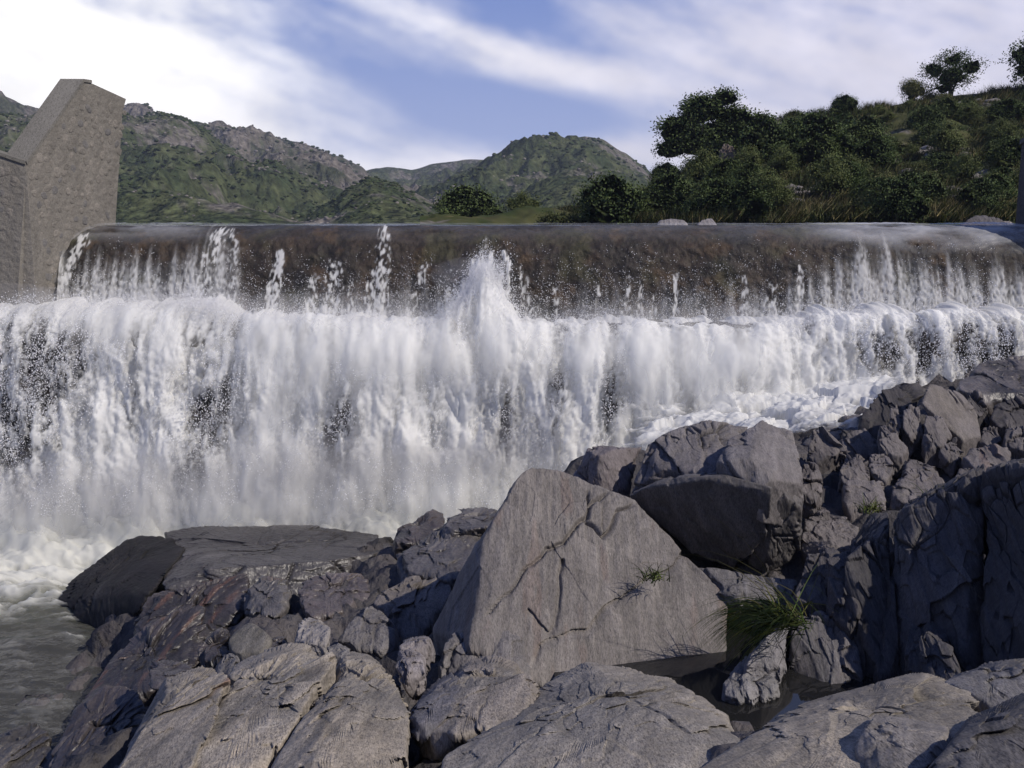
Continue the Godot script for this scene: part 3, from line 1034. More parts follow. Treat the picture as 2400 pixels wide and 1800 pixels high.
func falls() -> void:
	# thin water sliding over the crest and breaking into white streaks on the face
	var v := PackedVector3Array()
	var c := PackedColorArray()
	var cf := PackedColorArray()
	var w := PackedVector3Array()
	var nu := 820
	var nv := 130
	for j in nv:
		var t := lerpf(0.16, 1.0, float(j) / (nv - 1))
		var q := along(OGEE, t)
		for i in nu:
			var x := lerpf(-9.6, 11.36, float(i) / (nu - 1))
			var px := 512.0 + x / 21.5 * FOCAL
			var p := Vector3(x, q.y, -q.x)
			var s := pixel(p)
			var wave := n_fbm.get_noise_3d(x * 60.0, 0, q.x * 160.0 + q.y * 60.0)
			v.append(p + Vector3(0, 0.055 + 0.03 * wave + 0.012 * n_one.get_noise_3d(x * 480.0, 3.0, (q.x + q.y) * 900.0), 0.05))
			var thick := curve([-20, 0.10, 118, 0.20, 190, 0.18, 215, 0.04, 330, 0.03, 380, 0.06, 520, 0.05, 700, 0.06, 790, 0.10, 860, 0.28, 1015, 0.34], s.x)
			var film := thick * (1.0 - smoothstep(232.0, 250.0, s.y - 8.0 * smoothstep(780.0, 900.0, s.x) + 9.0 * wave)) * (0.7 + 1.1 * wave) + 0.012
			c.append(Color(1, 1, 1, clampf(film, 0.0, 0.5)))
			# white streaks
			var str_ := n_fbm.get_noise_3d(x * 230.0, 77.0, q.y * 20.0)
			var fine := n_one.get_noise_3d(x * 1700.0, 31.0, q.y * 700.0)
			var fin2 := n_one.get_noise_3d(x * 850.0, 91.0, q.y * 420.0)
			var foot := curve(LIP, s.x)
			var low := clampf((s.y - foot + 62.0) / 62.0, 0.0, 1.0)
			var dens := curve([30, 0.62, 60, 0.66, 190, 0.62, 206, 0.55, 236, 0.42, 250, 0.05, 262, 0.0, 300, 0.12, 345, 0.22, 400, 0.20, 450, 0.2, 520, 0.10, 600, 0.16, 690, 0.16, 760, 0.30, 800, 0.5, 850, 0.66, 1015, 0.6], s.x)
			var start := curve([30, 262, 118, 262, 190, 262, 205, 248, 214, 228, 236, 232, 252, 300, 300, 280, 400, 285, 520, 296, 600, 290, 690, 292, 780, 292, 800, 278, 838, 262, 858, 252, 874, 256, 900, 262, 1015, 272], s.x)
			var str2 := n_fbm.get_noise_3d(x * 420.0, 177.0, q.y * 14.0)
			var hang := dens * smoothstep(start - 10.0, start + 40.0, s.y + 14.0 * str_ + 22.0 * str2) * (0.85 + 0.4 * low)
			hang = clampf(hang * (1.0 + 1.3 * str2) * (1.0 + 0.75 * fine + 0.45 * fin2), 0.0, 0.8)
			var a := 0.0
			for t_ in STREAMS:
				if s.y < t_[1] - 4.0: continue
				var f := clampf((s.y - t_[1]) / (t_[3] - t_[1]), 0.0, 1.0)
				var cxx := lerpf(t_[0], t_[2], f) + str_ * 5.0
				var ww := lerpf(t_[4], t_[5], f)
				var g := absf(s.x - cxx) / ww
				if g < 2.2: a = maxf(a, 0.88 * t_[6] * exp(-g * g) * smoothstep(t_[1] - 4.0, t_[1] + 8.0, s.y) * (0.92 + 0.5 * fin2 + 0.45 * fine + 0.5 * str2))
			a += 0.28 * smoothstep(foot - 26.0, foot - 2.0, s.y + 14.0 * str_)
			var bulge := 0.0
			if s.y > 252.0:
				var hw := 7.0 + (s.y - 252.0) * 0.40
				var off := s.x - lerpf(495, 470, (s.y - 252.0) / 74.0) - 16.0 * str_
				var g := absf(off) / (hw * (1.25 if off < 0.0 else 0.9))
				var torn := n_fbm.get_noise_3d(x * 190.0, 7.0, q.y * 60.0)
				bulge = smoothstep(1.2, 0.45, g + 0.35 * fin2 + 0.25 * str_ + 1.9 * torn * smoothstep(336.0, 264.0, s.y) + 0.25 * smoothstep(275.0, 254.0, s.y))
			a = maxf(a, bulge * (0.95 + 0.3 * fine))
			a += (fine * 0.42 + fin2 * 0.34) * smoothstep(0.02, 0.3, a) * (1.0 - 0.6 * bulge)
			a = maxf(smoothstep(0.14, 0.85, a), hang)
			# one ribbon of water coming over the crest at x = 212
			w.append(p + Vector3(0, 0.05, 0.09 + 0.05 * str_ + 0.03 * fine * low + 0.05 * low + bulge * (0.25 + 0.10 * fin2 + 0.2 * str_)))
			cf.append(Color(1, 1, 1, clampf(a, 0, 0.95)))
	tag(put("water_sheet", grid(nu, nv, v, c), mats.film), "thin clear water sliding over the crest of the weir", "water", "", "structure")
	tag(put("waterfall", grid(nu, nv, w, cf, false, false, true), mats.foam), "white streaks of water running down the brown face of the weir", "waterfall", "", "structure")
	# the white lower fall, three curtains one in front of the other
	var o := root_thing("waterfall", Vector3.ZERO)
	tag(o, "broad roaring white waterfall pouring over the lower step of the weir", "waterfall", "", "structure")
	put("curtain", curtain(FALL, 1100, 240, 11.0, 0.0), mats.foam, o)
	put("curtain", curtain(FALL_NEAR, 760, 180, 53.0, 0.36), mats.foam, o)
	put("veil", veil([[20.6, 4.9], [20.1, 4.85], [19.6, 4.5], [19.2, 3.6], [18.9, 2.4], [18.7, 1.2], [18.4, -0.1]], 420, 150, 7.0, 0.62), mats.foam, o)
	put("veil", veil([[20.8, 5.1], [19.9, 5.0], [19.3, 4.4], [18.9, 3.5], [18.5, 2.3], [18.2, 1.2], [17.9, -0.1]], 360, 130, 33.0, 0.5), mats.foam, o)
	# water spilling over the ledges at the right foot of the fall
	v = PackedVector3Array()
	c = PackedColorArray()
	var q0 := at(560, 470, 17.6)
	var q1 := at(868, 434, 16.0)
	var q2 := at(905, 384, 19.2)
	var q3 := at(560, 420, 19.5)
	for j in 90:
		for i in 240:
			var fu := i / 239.0
			var fv := j / 89.0
			var p := q0.lerp(q1, fu).lerp(q3.lerp(q2, fu), fv)
			var a := n_fbm.get_noise_3d(p.x * 130.0, 5, p.z * 160.0)
			var b := n_cell.get_noise_3d(p.x * 70.0, 15, p.z * 90.0)
			var e := n_ridge.get_noise_3d(p.x * 260.0, 25, p.z * 330.0)
			v.append(p + Vector3(0, 0.16 * a + 0.12 * b + 0.05 * e + 0.1, 0))
			c.append(Color(1, 1, 1, clampf(0.75 + 1.0 * a + 0.35 * e - 0.7 * smoothstep(0.25, 0.0, fv) - smoothstep(0.93, 1.0, fu) - 2.0 * smoothstep(0.5, 0.02, fu + 0.15 * a), 0, 0.96)))
	put("runoff", grid(240, 90, v, c, false, false, true), mats.foam, o)
	spray()

func drop_cluster(sd: int, count: int, wide: float, lo: float, hi: float) -> ArrayMesh:
	var r := RandomNumberGenerator.new()
	r.seed = sd
	var v := PackedVector3Array()
	var n := PackedVector3Array()
	var idx := PackedInt32Array()
	var six := [Vector3.RIGHT, Vector3.UP, Vector3.BACK, Vector3.LEFT, Vector3.DOWN, Vector3.FORWARD]
	var tri := [[0, 1, 2], [2, 1, 3], [3, 1, 5], [5, 1, 0], [0, 2, 4], [2, 3, 4], [3, 5, 4], [5, 0, 4]]
	for k in count:
		var p := Vector3(r.randfn(), r.randfn(), r.randfn()) * wide
		var s := lerpf(lo, hi, pow(r.randf(), 2.5))
		var base := v.size()
		for d in six:
			v.append(p + d * s * Vector3(1, 1.5, 1))
			n.append(d)
		for t in tri: idx.append_array([base + t[0], base + t[2], base + t[1]])
	return raw_mesh(v, n, idx)

func spray() -> void:
	var sets := [[], [], []]
	var add := func(p: Vector3, s: float, k: int) -> void:
		sets[k].append(Transform3D(Basis(Vector3(rng.randfn(), rng.randfn(), rng.randfn()).normalized(), rng.randf() * TAU).scaled(Vector3(s, s, s)), p))
	# along the lip, thrown up where the upper water strikes the shelf
	for k in 5200:
		var px := rng.randf_range(-10, 1010)
		var y := curve(LIP, px) - pow(absf(rng.randfn()), 1.5) * 4.0 + rng.randf_range(2, 18)
		var few := 0.7 - smoothstep(800.0, 900.0, px) * 0.55
		if px < 180: few *= 0.45
		if rng.randf() < few: add.call(at(px, y, rng.randf_range(19.7, 20.9)), rng.randf_range(0.6, 1.2), 0)
	# the tall plume
	for k in 240:
		var t := pow(rng.randf(), 0.6)
		var px := lerpf(499, 468, t) + rng.randfn() * lerpf(7, 24, t)
		add.call(at(px, lerpf(256, 335, t) + rng.randfn() * 4.0, rng.randf_range(20.0, 20.8)), rng.randf_range(0.6, 1.3), 0)
	# down the face of the lower fall
	for k in 6500:
		var px := rng.randf_range(-10, 1010)
		var y := rng.randf_range(315, 520)
		var g := gap(px, y)
		if rng.randf() < g - 0.05: add.call(at(px, y, rng.randf_range(18.9, 19.6)), rng.randf_range(0.5, 1.2), 1)
	# sparks of water on the upper face
	for k in 2600:
		var px := rng.randf_range(60, 1000)
		var y := 325.0 - absf(rng.randfn()) * 30.0
		if y > 240: add.call(at(px, y, rng.randf_range(20.8, 21.2)), rng.randf_range(0.5, 1.0), 2)
	# foot of the fall
	for k in 160:
		var px := rng.randf_range(-10, 560)
		var y := 512.0 - absf(rng.randfn()) * 26.0 - 0.02 * px
		add.call(at(px, y, rng.randf_range(17.8, 19.0)), rng.randf_range(0.6, 1.2), 0)
	var meshes := [drop_cluster(3, 60, 0.11, 0.003, 0.010), drop_cluster(4, 40, 0.10, 0.004, 0.013), drop_cluster(5, 9, 0.10, 0.004, 0.011)]
	var words := ["fine white spray thrown up along the lip and foot of the falls", "white drops flying in front of the lower fall", "scattered bright drops against the brown weir face"]
	for k in 3:
		scatter("spray", words[k], "spray", meshes[k], mats.drop, sets[k], [Color(1, 1, 1)])

func fog(at_: Vector3, size: Vector3, density: float, parent: Node3D) -> void:
	var f := FogVolume.new()
	f.name = "mist"
	f.shape = RenderingServer.FOG_VOLUME_SHAPE_ELLIPSOID
	f.size = size
	f.position = at_
	var m := FogMaterial.new()
	m.albedo = Color(0.95, 0.95, 0.97)
	m.density = density
	f.material = m
	parent.add_child(f, true)

func mist() -> void:
	var o := root_thing("mist", Vector3.ZERO)
	tag(o, "thin white mist hanging before the falls", "mist", "", "stuff")
	for k in 16:
		var px := 10.0 + k * 52.0 + rng.randf_range(-16, 16)
		fog(at(px, curve(LIP, px) + rng.randf_range(-6, 8), 20.2), Vector3(rng.randf_range(1.4, 2.2), rng.randf_range(0.5, 0.9), 0.9), 0.22, o)
	for k in 22:
		var px := -10.0 + k * 26.0
		fog(at(px, 500.0 - k * 2.0 + rng.randf_range(-16, 10), rng.randf_range(18.3, 18.9)), Vector3(rng.randf_range(1.4, 2.4), rng.randf_range(0.8, 1.6), 1.2), 0.16, o)

func haze(px: float, py: float) -> float:
	var m := 0.0
	m += 0.95 * blob(px, py, 285, 430, 50, 80, 0)
	m += 0.75 * blob(px, py, 120, 500, 170, 40, -0.1)
	m += 0.60 * blob(px, py, 240, 480, 60, 40, 0.5)
	m += 1.0 * blob(px, py, 420, 490, 120, 30, 0)
	m += 0.95 * blob(px, py, 400, 350, 110, 32, 0)
	m += 0.9 * blob(px, py, 640, 350, 150, 26, 0)
	m += 0.75 * blob(px, py, 130, 322, 100, 24, 0)
	m += 0.7 * blob(px, py, 258, 340, 40, 26, 0)
	m += 0.8 * blob(px, py, 480, 310, 24, 40, 0)
	m += 0.9 * blob(px, py, 800, 395, 80, 14, -0.2)
	m += 0.6 * blob(px, py, 690, 380, 60, 50, 0)
	return m

func veil(profile: Array, nu: int, nv: int, sd: float, much: float) -> ArrayMesh:
	var v := PackedVector3Array()
	var c := PackedColorArray()
	for j in nv:
		var t := float(j) / (nv - 1)
		var q := along(profile, t)
		for i in nu:
			var x := lerpf(-11.6, 10.0, float(i) / (nu - 1))
			var a := n_fbm.get_noise_3d(x * 95.0, sd, q.y * 26.0)
			var b := n_fbm.get_noise_3d(x * 340.0, sd * 2.0, q.y * 110.0)
			var p := Vector3(x, q.y, -q.x) + Vector3(0, 0.5, 0.8) * (a * 0.28 + b * 0.06)
			v.append(p)
			var s := pixel(p)
			var m := haze(s.x, s.y) * much * (1.0 - 0.85 * minf(gap(s.x, s.y), 1.0)) * clampf(0.75 + 1.1 * a + 0.55 * b, 0.0, 1.5)
			m *= smoothstep(0.0, 0.18, t) * smoothstep(1.0, 0.9, t)
			c.append(Color(1, 1, 1, clampf(m, 0, 0.9)))
	return grid(nu, nv, v, c, false, false, true)

# ------------------------------------------------------------------ rock bank under the boulders
func bank() -> void:
	var ctl := []
	for e in [[30, 760, 11.2], [100, 760, 10.0], [150, 700, 11.0], [110, 690, 12.6], [200, 600, 14.2], [300, 575, 15.0], [200, 680, 10.0], [300, 620, 12.2], [380, 600, 12.5], [420, 545, 14.5], [480, 530, 14.2], [200, 790, 6.6], [330, 790, 6.0], [300, 670, 8.4], [400, 680, 8.6], [480, 660, 9.8], [470, 700, 7.8], [600, 540, 11.6], [700, 520, 12.8], [600, 740, 6.0], [800, 770, 5.0], [820, 600, 10.2], [830, 500, 12.4], [900, 480, 13.2], [960, 450, 14.4], [1010, 430, 15.5], [850, 440, 15.6], [900, 405, 17.0], [980, 385, 17.5], [1020, 370, 18.2], [940, 560, 10.0], [1040, 600, 9.0], [1040, 760, 5.0], [780, 700, 8.8], [640, 440, 15.5], [800, 420, 17.5]]:
		var p := at(e[0], e[1], e[2])
		ctl.append(Vector3(p.x, p.y - 0.25, p.z))
	for e in [[-8, -1.2, -18], [-5, -1.2, -19.2], [-8.5, -1.4, -14], [-9, -1.4, -11], [0, -0.8, -19], [1.6, 0.8, -18.5], [4, 1.8, -19.5], [2.2, 1.5, -8.8], [3.2, 1.5, -8.6], [-2, 3.2, -3.5], [2, 3.6, -3], [8, 5, -6], [12, 4.4, -17], [9, 4.0, -10], [-4, 2.2, -4], [5.7, 3.5, -8.4], [7.0, 3.6, -8.6], [5.5, 3.2, -6.8]]:
		ctl.append(Vector3(e[0], e[1], e[2]))
	var v := PackedVector3Array()
	var c := PackedColorArray()
	var nu := 190
	var nv := 190
	for j in nv:
		for i in nu:
			var x := lerpf(-10.0, 13.0, float(i) / (nu - 1))
			var z := lerpf(-2.0, -19.6, float(j) / (nv - 1))
			var s := 0.0
			var h := 0.0
			for q in ctl:
				var dd: float = (q.x - x) * (q.x - x) + (q.z - z) * (q.z - z) + 0.05
				var ww := 1.0 / (dd * dd)
				s += ww
				h += q.y * ww
			h /= s
			var p := Vector3(x, h, z)
			h += 0.16 * n_cell.get_noise_3d(x * 110.0, 0, z * 110.0) + 0.08 * n_cell.get_noise_3d(x * 330.0, 50, z * 330.0) + 0.10 * n_fbm.get_noise_3d(x * 80.0, 0, z * 80.0)
			v.append(Vector3(x, h, z))
			c.append(Color(0.065, 0.060, 0.062).lerp(Color(0.13, 0.118, 0.118), clampf(0.5 + n_fbm.get_noise_3d(x * 50.0, 9, z * 50.0), 0, 1)))
	tag(put("rock_bank", grid(nu, nv, v, c), mats.granite), "rough dark bedrock showing between the boulders", "bedrock", "", "structure")

# ------------------------------------------------------------------ boulders
func rocks_front() -> void:
	var warm := Color(0.25, 0.23, 0.21)
	var tan_ := Color(0.39, 0.345, 0.295)
	rock("weathered front rock with rust brown cracks at the lower left", 6.6, [163, 686, 1.0, 190, 680, 1.0, 226, 671, 1.1, 236, 690, 0.6, 205, 735, 0.0, 175, 800, -0.9, 95, 810, -0.9, 128, 752, 0.1, 148, 716, 0.6], 1.6, {"tint": warm, "alt": tan_, "rust": 0.7, "layer": Vector3(0.8, -0.5, 0.2), "layers": 0.018, "steps": 0.08, "fine": 1.2, "round": 0.05})
	rock("pale grained front rock with a white band, left of the diagonal crack", 6.6, [222, 676, 1.2, 266, 652, 1.5, 290, 645, 1.6, 314, 645, 1.6, 336, 658, 1.3, 312, 704, 0.5, 264, 772, -0.5, 250, 812, -1.0, 168, 812, -1.0, 190, 742, -0.1], 1.8, {"vein": 0.8, "tint": warm, "alt": tan_ * 1.1, "layer": Vector3(0.85, -0.45, 0.2), "layers": 0.022, "steps": 0.08, "fine": 1.2, "round": 0.05, "amp": 1.2})
	rock("broad grained front slab right of the diagonal crack", 6.5, [341, 660, 1.3, 352, 657, 1.4, 376, 662, 1.3, 398, 676, 1.1, 414, 694, 0.8, 412, 730, 0.2, 400, 812, -1.2, 262, 812, -1.2, 268, 774, -0.6, 316, 708, 0.4], 1.8, {"vein": 0.5, "tint": warm * 0.95, "alt": tan_, "layer": Vector3(0.9, -0.3, 0.2), "layers": 0.024, "steps": 0.06, "fine": 1.2, "round": 0.06, "amp": 1.2})
	rock("squat grey stone wedged behind the front slabs", 7.9, [390, 666, 0, 397, 651, 0.2, 413, 652, 0.2, 424, 659, 0.1, 425, 674, -0.1, 416, 686, -0.2, 398, 676, -0.2], 0.6, {"round": 0.12})
	rock("small block at the lower left corner of the cracked slab", 8.6, [399, 646, 0, 408, 641, 0.1, 428, 639, 0.1, 434, 650, 0, 428, 662, -0.1, 404, 655, -0.1], 0.7, {"round": 0.1})
	rock("domed grey front rock with a flat brown face in the middle", 7.0, [448, 680, 0.4, 464, 668, 0.6, 500, 663, 0.7, 530, 674, 0.5, 536, 688, 0.3, 555, 711, 0.0, 540, 720, -0.3, 490, 733, -0.6, 440, 747, -0.8, 412, 722, -0.2, 434, 708, -0.1], 1.5, {"round": 0.08, "fine": 1.2, "steps": 0.07, "layer": Vector3(1, 0.1, 0.1), "layers": 0.016, "tint": Color(0.215, 0.20, 0.19), "alt": Color(0.315, 0.28, 0.255)})
	rock("dark slanting ridge of rock left of the domed front rock", 6.9, [404, 724, -0.3, 416, 706, 0.1, 442, 684, 0.5, 458, 677, 0.6, 466, 700, 0.1, 448, 716, -0.2, 425, 742, -0.5], 0.9, {"tint": Color(0.14, 0.135, 0.15), "round": 0.1})
	rock("smooth bulging rock rising from the bottom edge left of the small pool", 5.6, [440, 756, 0.2, 500, 744, 0.4, 545, 722, 0.7, 572, 700, 0.9, 588, 688, 1.0, 606, 682, 1.0, 622, 686, 0.9, 650, 699, 0.7, 698, 718, 0.5, 752, 740, 0.3, 800, 800, -0.5, 700, 840, -1.2, 420, 840, -1.0], 2.0, {"round": 0.12, "tint": Color(0.235, 0.22, 0.21), "alt": Color(0.345, 0.315, 0.285), "layers": 0.010, "steps": 0.06, "broke": 0.5, "amp": 1.9, "fine": 1.2, "chips": 9, "chip_from": 0.88})
	rock("long smooth warm grey rock sloping up to the right in front of the pool", 5.4, [700, 772, -0.5, 752, 732, 0.1, 815, 714, 0.3, 880, 698, 0.5, 930, 688, 0.6, 964, 694, 0.5, 990, 701, 0.3, 1004, 713, 0.0, 960, 765, -0.7, 900, 830, -1.4, 600, 830, -1.4], 1.6, {"round": 0.12, "tint": Color(0.26, 0.235, 0.205), "alt": Color(0.36, 0.32, 0.275), "layers": 0.010, "steps": 0.06, "broke": 0.5, "amp": 1.6, "fine": 1.2, "chips": 8, "chip_from": 0.9})
	rock("wedge shaped block with a dark left side on the long front rock", 4.7, [868, 721, 0.3, 905, 726, 0.3, 956, 734, 0.2, 936, 758, -0.2, 890, 800, -0.5, 866, 776, -0.1, 855, 750, 0.1], 0.6, {"tint": Color(0.205, 0.19, 0.185), "steps": 0.012})
	rock("black shaded rock in the lower right corner", 4.3, [926, 772, -0.1, 955, 736, 0.1, 985, 720, 0.3, 1002, 711, 0.4, 1050, 700, 0.4, 1070, 820, -0.6, 915, 820, -0.6], 1.0, {"tint": Color(0.10, 0.095, 0.10), "round": 0.1, "amp": 1.6})  # the shade in this corner is put into the darker tint
	rock("grey rock at the right edge behind the lower right corner", 6.4, [936, 688, 0.0, 955, 676, 0.2, 985, 666, 0.3, 1016, 660, 0.3, 1060, 660, 0.2, 1060, 730, -0.6, 1000, 716, -0.5, 962, 700, -0.3], 1.2, {"round": 0.12, "tint": Color(0.16, 0.155, 0.165), "alt": Color(0.22, 0.21, 0.215)})

func rocks_middle() -> void:
	# the big cracked slab
	var pl := func(x: float, y: float) -> float: return (688.0 - y) / 220.0 * 2.15 + (x - 560.0) * 0.0022
	var f := []
	for e in [[521, 474], [532, 467], [559, 468], [574, 479], [606, 489], [636, 499], [690, 556], [728, 592], [728, 694], [560, 694], [468, 650], [478, 610], [482, 537]]:
		f.append_array([e[0], e[1], pl.call(e[0], e[1])])
	f.append_array([463, 574, 1.9, 430, 630, 1.35, 502, 500, 2.35])
	var cracks := []
	for l in [[589, 490, 590, 505, 588, 516, 578, 523, 570, 534, 564, 542, 546, 549, 541, 557, 530, 563, 520, 572, 514, 584, 508, 592, 496, 602, 486, 614], [591, 502, 600, 496, 608, 490], [634, 503, 620, 508, 617, 518, 611, 530, 604, 536], [604, 536, 596, 527, 588, 521], [685, 555, 676, 570, 668, 575, 655, 577, 640, 586, 622, 600, 607, 606, 601, 618, 590, 629, 573, 633, 550, 641, 540, 647, 534, 662], [563, 560, 560, 575, 561, 590, 558, 612, 555, 628, 549, 637], [549, 637, 540, 628, 528, 612], [686, 553, 698, 570, 714, 584]]:
		cracks.append(line3(8.85, l, pl))
	rock("large leaning grey slab crossed by thin black cracks", 8.85, f, 1.5, {"called": "cracked_slab", "cracks": cracks, "fine": 1.75, "layer": Vector3(1.0, 0.12, 0.1), "layers": 0.010, "steps": 0.012, "broke": 0.12, "amp": 0.7, "chips": 2, "chip_from": 0.96, "round": 0.04, "rust": 0.18, "tint": Color(0.18, 0.166, 0.165), "alt": Color(0.225, 0.206, 0.198)})
	rock("rounded bulging foot of the cracked slab above the front rocks", 8.7, [434, 642, 0.5, 448, 634, 0.6, 478, 620, 0.75, 512, 622, 0.6, 536, 645, 0.35, 532, 690, -0.1, 470, 692, -0.1, 436, 674, 0.15], 1.2, {"round": 0.22, "layer": Vector3(1, 0.2, 0.1), "layers": 0.014, "tint": Color(0.185, 0.175, 0.185), "alt": Color(0.235, 0.22, 0.22)})
	rock("jagged upper left block of the split boulder above the slab", 11.3, [623, 494, 0.2, 640, 456, 0.6, 649, 442, 0.8, 680, 426, 1.0, 720, 419, 1.2, 752, 424, 1.2, 748, 446, 0.6, 706, 482, -0.1, 660, 482, 0.0], 1.3, {"steps": 0.05, "amp": 1.4, "tint": Color(0.165, 0.152, 0.162), "alt": Color(0.21, 0.195, 0.2)})
	rock("flat tilted top plate of the split boulder", 11.0, [716, 462, 0.0, 726, 440, 0.5, 762, 419, 1.1, 776, 424, 1.2, 793, 430, 1.2, 801, 460, 0.4, 805, 495, -0.2, 774, 487, -0.5, 732, 464, -0.3], 1.1, {"steps": 0.012, "amp": 0.6, "chips": 4, "tint": Color(0.19, 0.175, 0.182), "alt": Color(0.215, 0.2, 0.205)})
	rock("dark overhanging front block of the split boulder", 10.9, [627, 496, 0.5, 655, 483, 0.2, 680, 477, 0.0, 715, 492, -0.1, 728, 475, -0.3, 774, 488, -0.45, 766, 542, 0.0, 735, 572, 0.35, 690, 554, 0.4], 1.2, {"steps": 0.012, "amp": 0.6, "chips": 4, "skirt": false, "tint": Color(0.115, 0.108, 0.112), "drop": -0.1})  # shade under the overhang put into a tint darker than the upper blocks
	rock("dark upright block at the right end of the split boulder", 10.9, [776, 489, -0.3, 804, 497, -0.1, 801, 552, 0.35, 772, 577, 0.4, 746, 566, 0.3, 764, 545, 0.1], 1.0, {"steps": 0.02, "skirt": false, "tint": Color(0.115, 0.108, 0.112), "drop": -0.1})  # tint darkened for the shade on this side of the boulder
	rock("small pointed rock with a black left face behind the slab top", 12.2, [573, 474, 0.3, 586, 444, 0.4, 598, 451, 0.0, 612, 451, 0.3, 642, 446, 0.6, 624, 494, 0.0, 592, 490, -0.1], 0.9, {"tint": Color(0.175, 0.155, 0.165), "steps": 0.03})
	rock("knobby pale lump standing in the small dark pool", 8.25, [716, 702, 0.0, 717, 684, 0.2, 732, 662, 0.45, 762, 647, 0.6, 780, 658, 0.5, 784, 684, 0.2, 764, 706, 0.0, 735, 709, -0.1], 0.7, {"mat": "granite", "round": 0.2, "amp": 2.2, "tint": Color(0.225, 0.22, 0.24), "alt": Color(0.28, 0.275, 0.29)})
	rock("pale finger of rock leaning up from the lump in the pool", 8.6, [742, 664, 0.0, 764, 640, 0.3, 787, 610, 0.7, 797, 614, 0.7, 786, 645, 0.3, 784, 672, 0.0], 0.6, {"mat": "granite", "round": 0.2, "amp": 1.8, "tint": Color(0.215, 0.21, 0.23)})
	rock("low dark ledge under the split boulder beside the big grass clump", 10.2, [690, 566, 0.1, 712, 566, 0.1, 770, 582, 0.0, 800, 580, 0.0, 796, 612, -0.5, 760, 606, -0.5, 718, 590, -0.3], 0.9, {"tint": Color(0.15, 0.143, 0.15)})

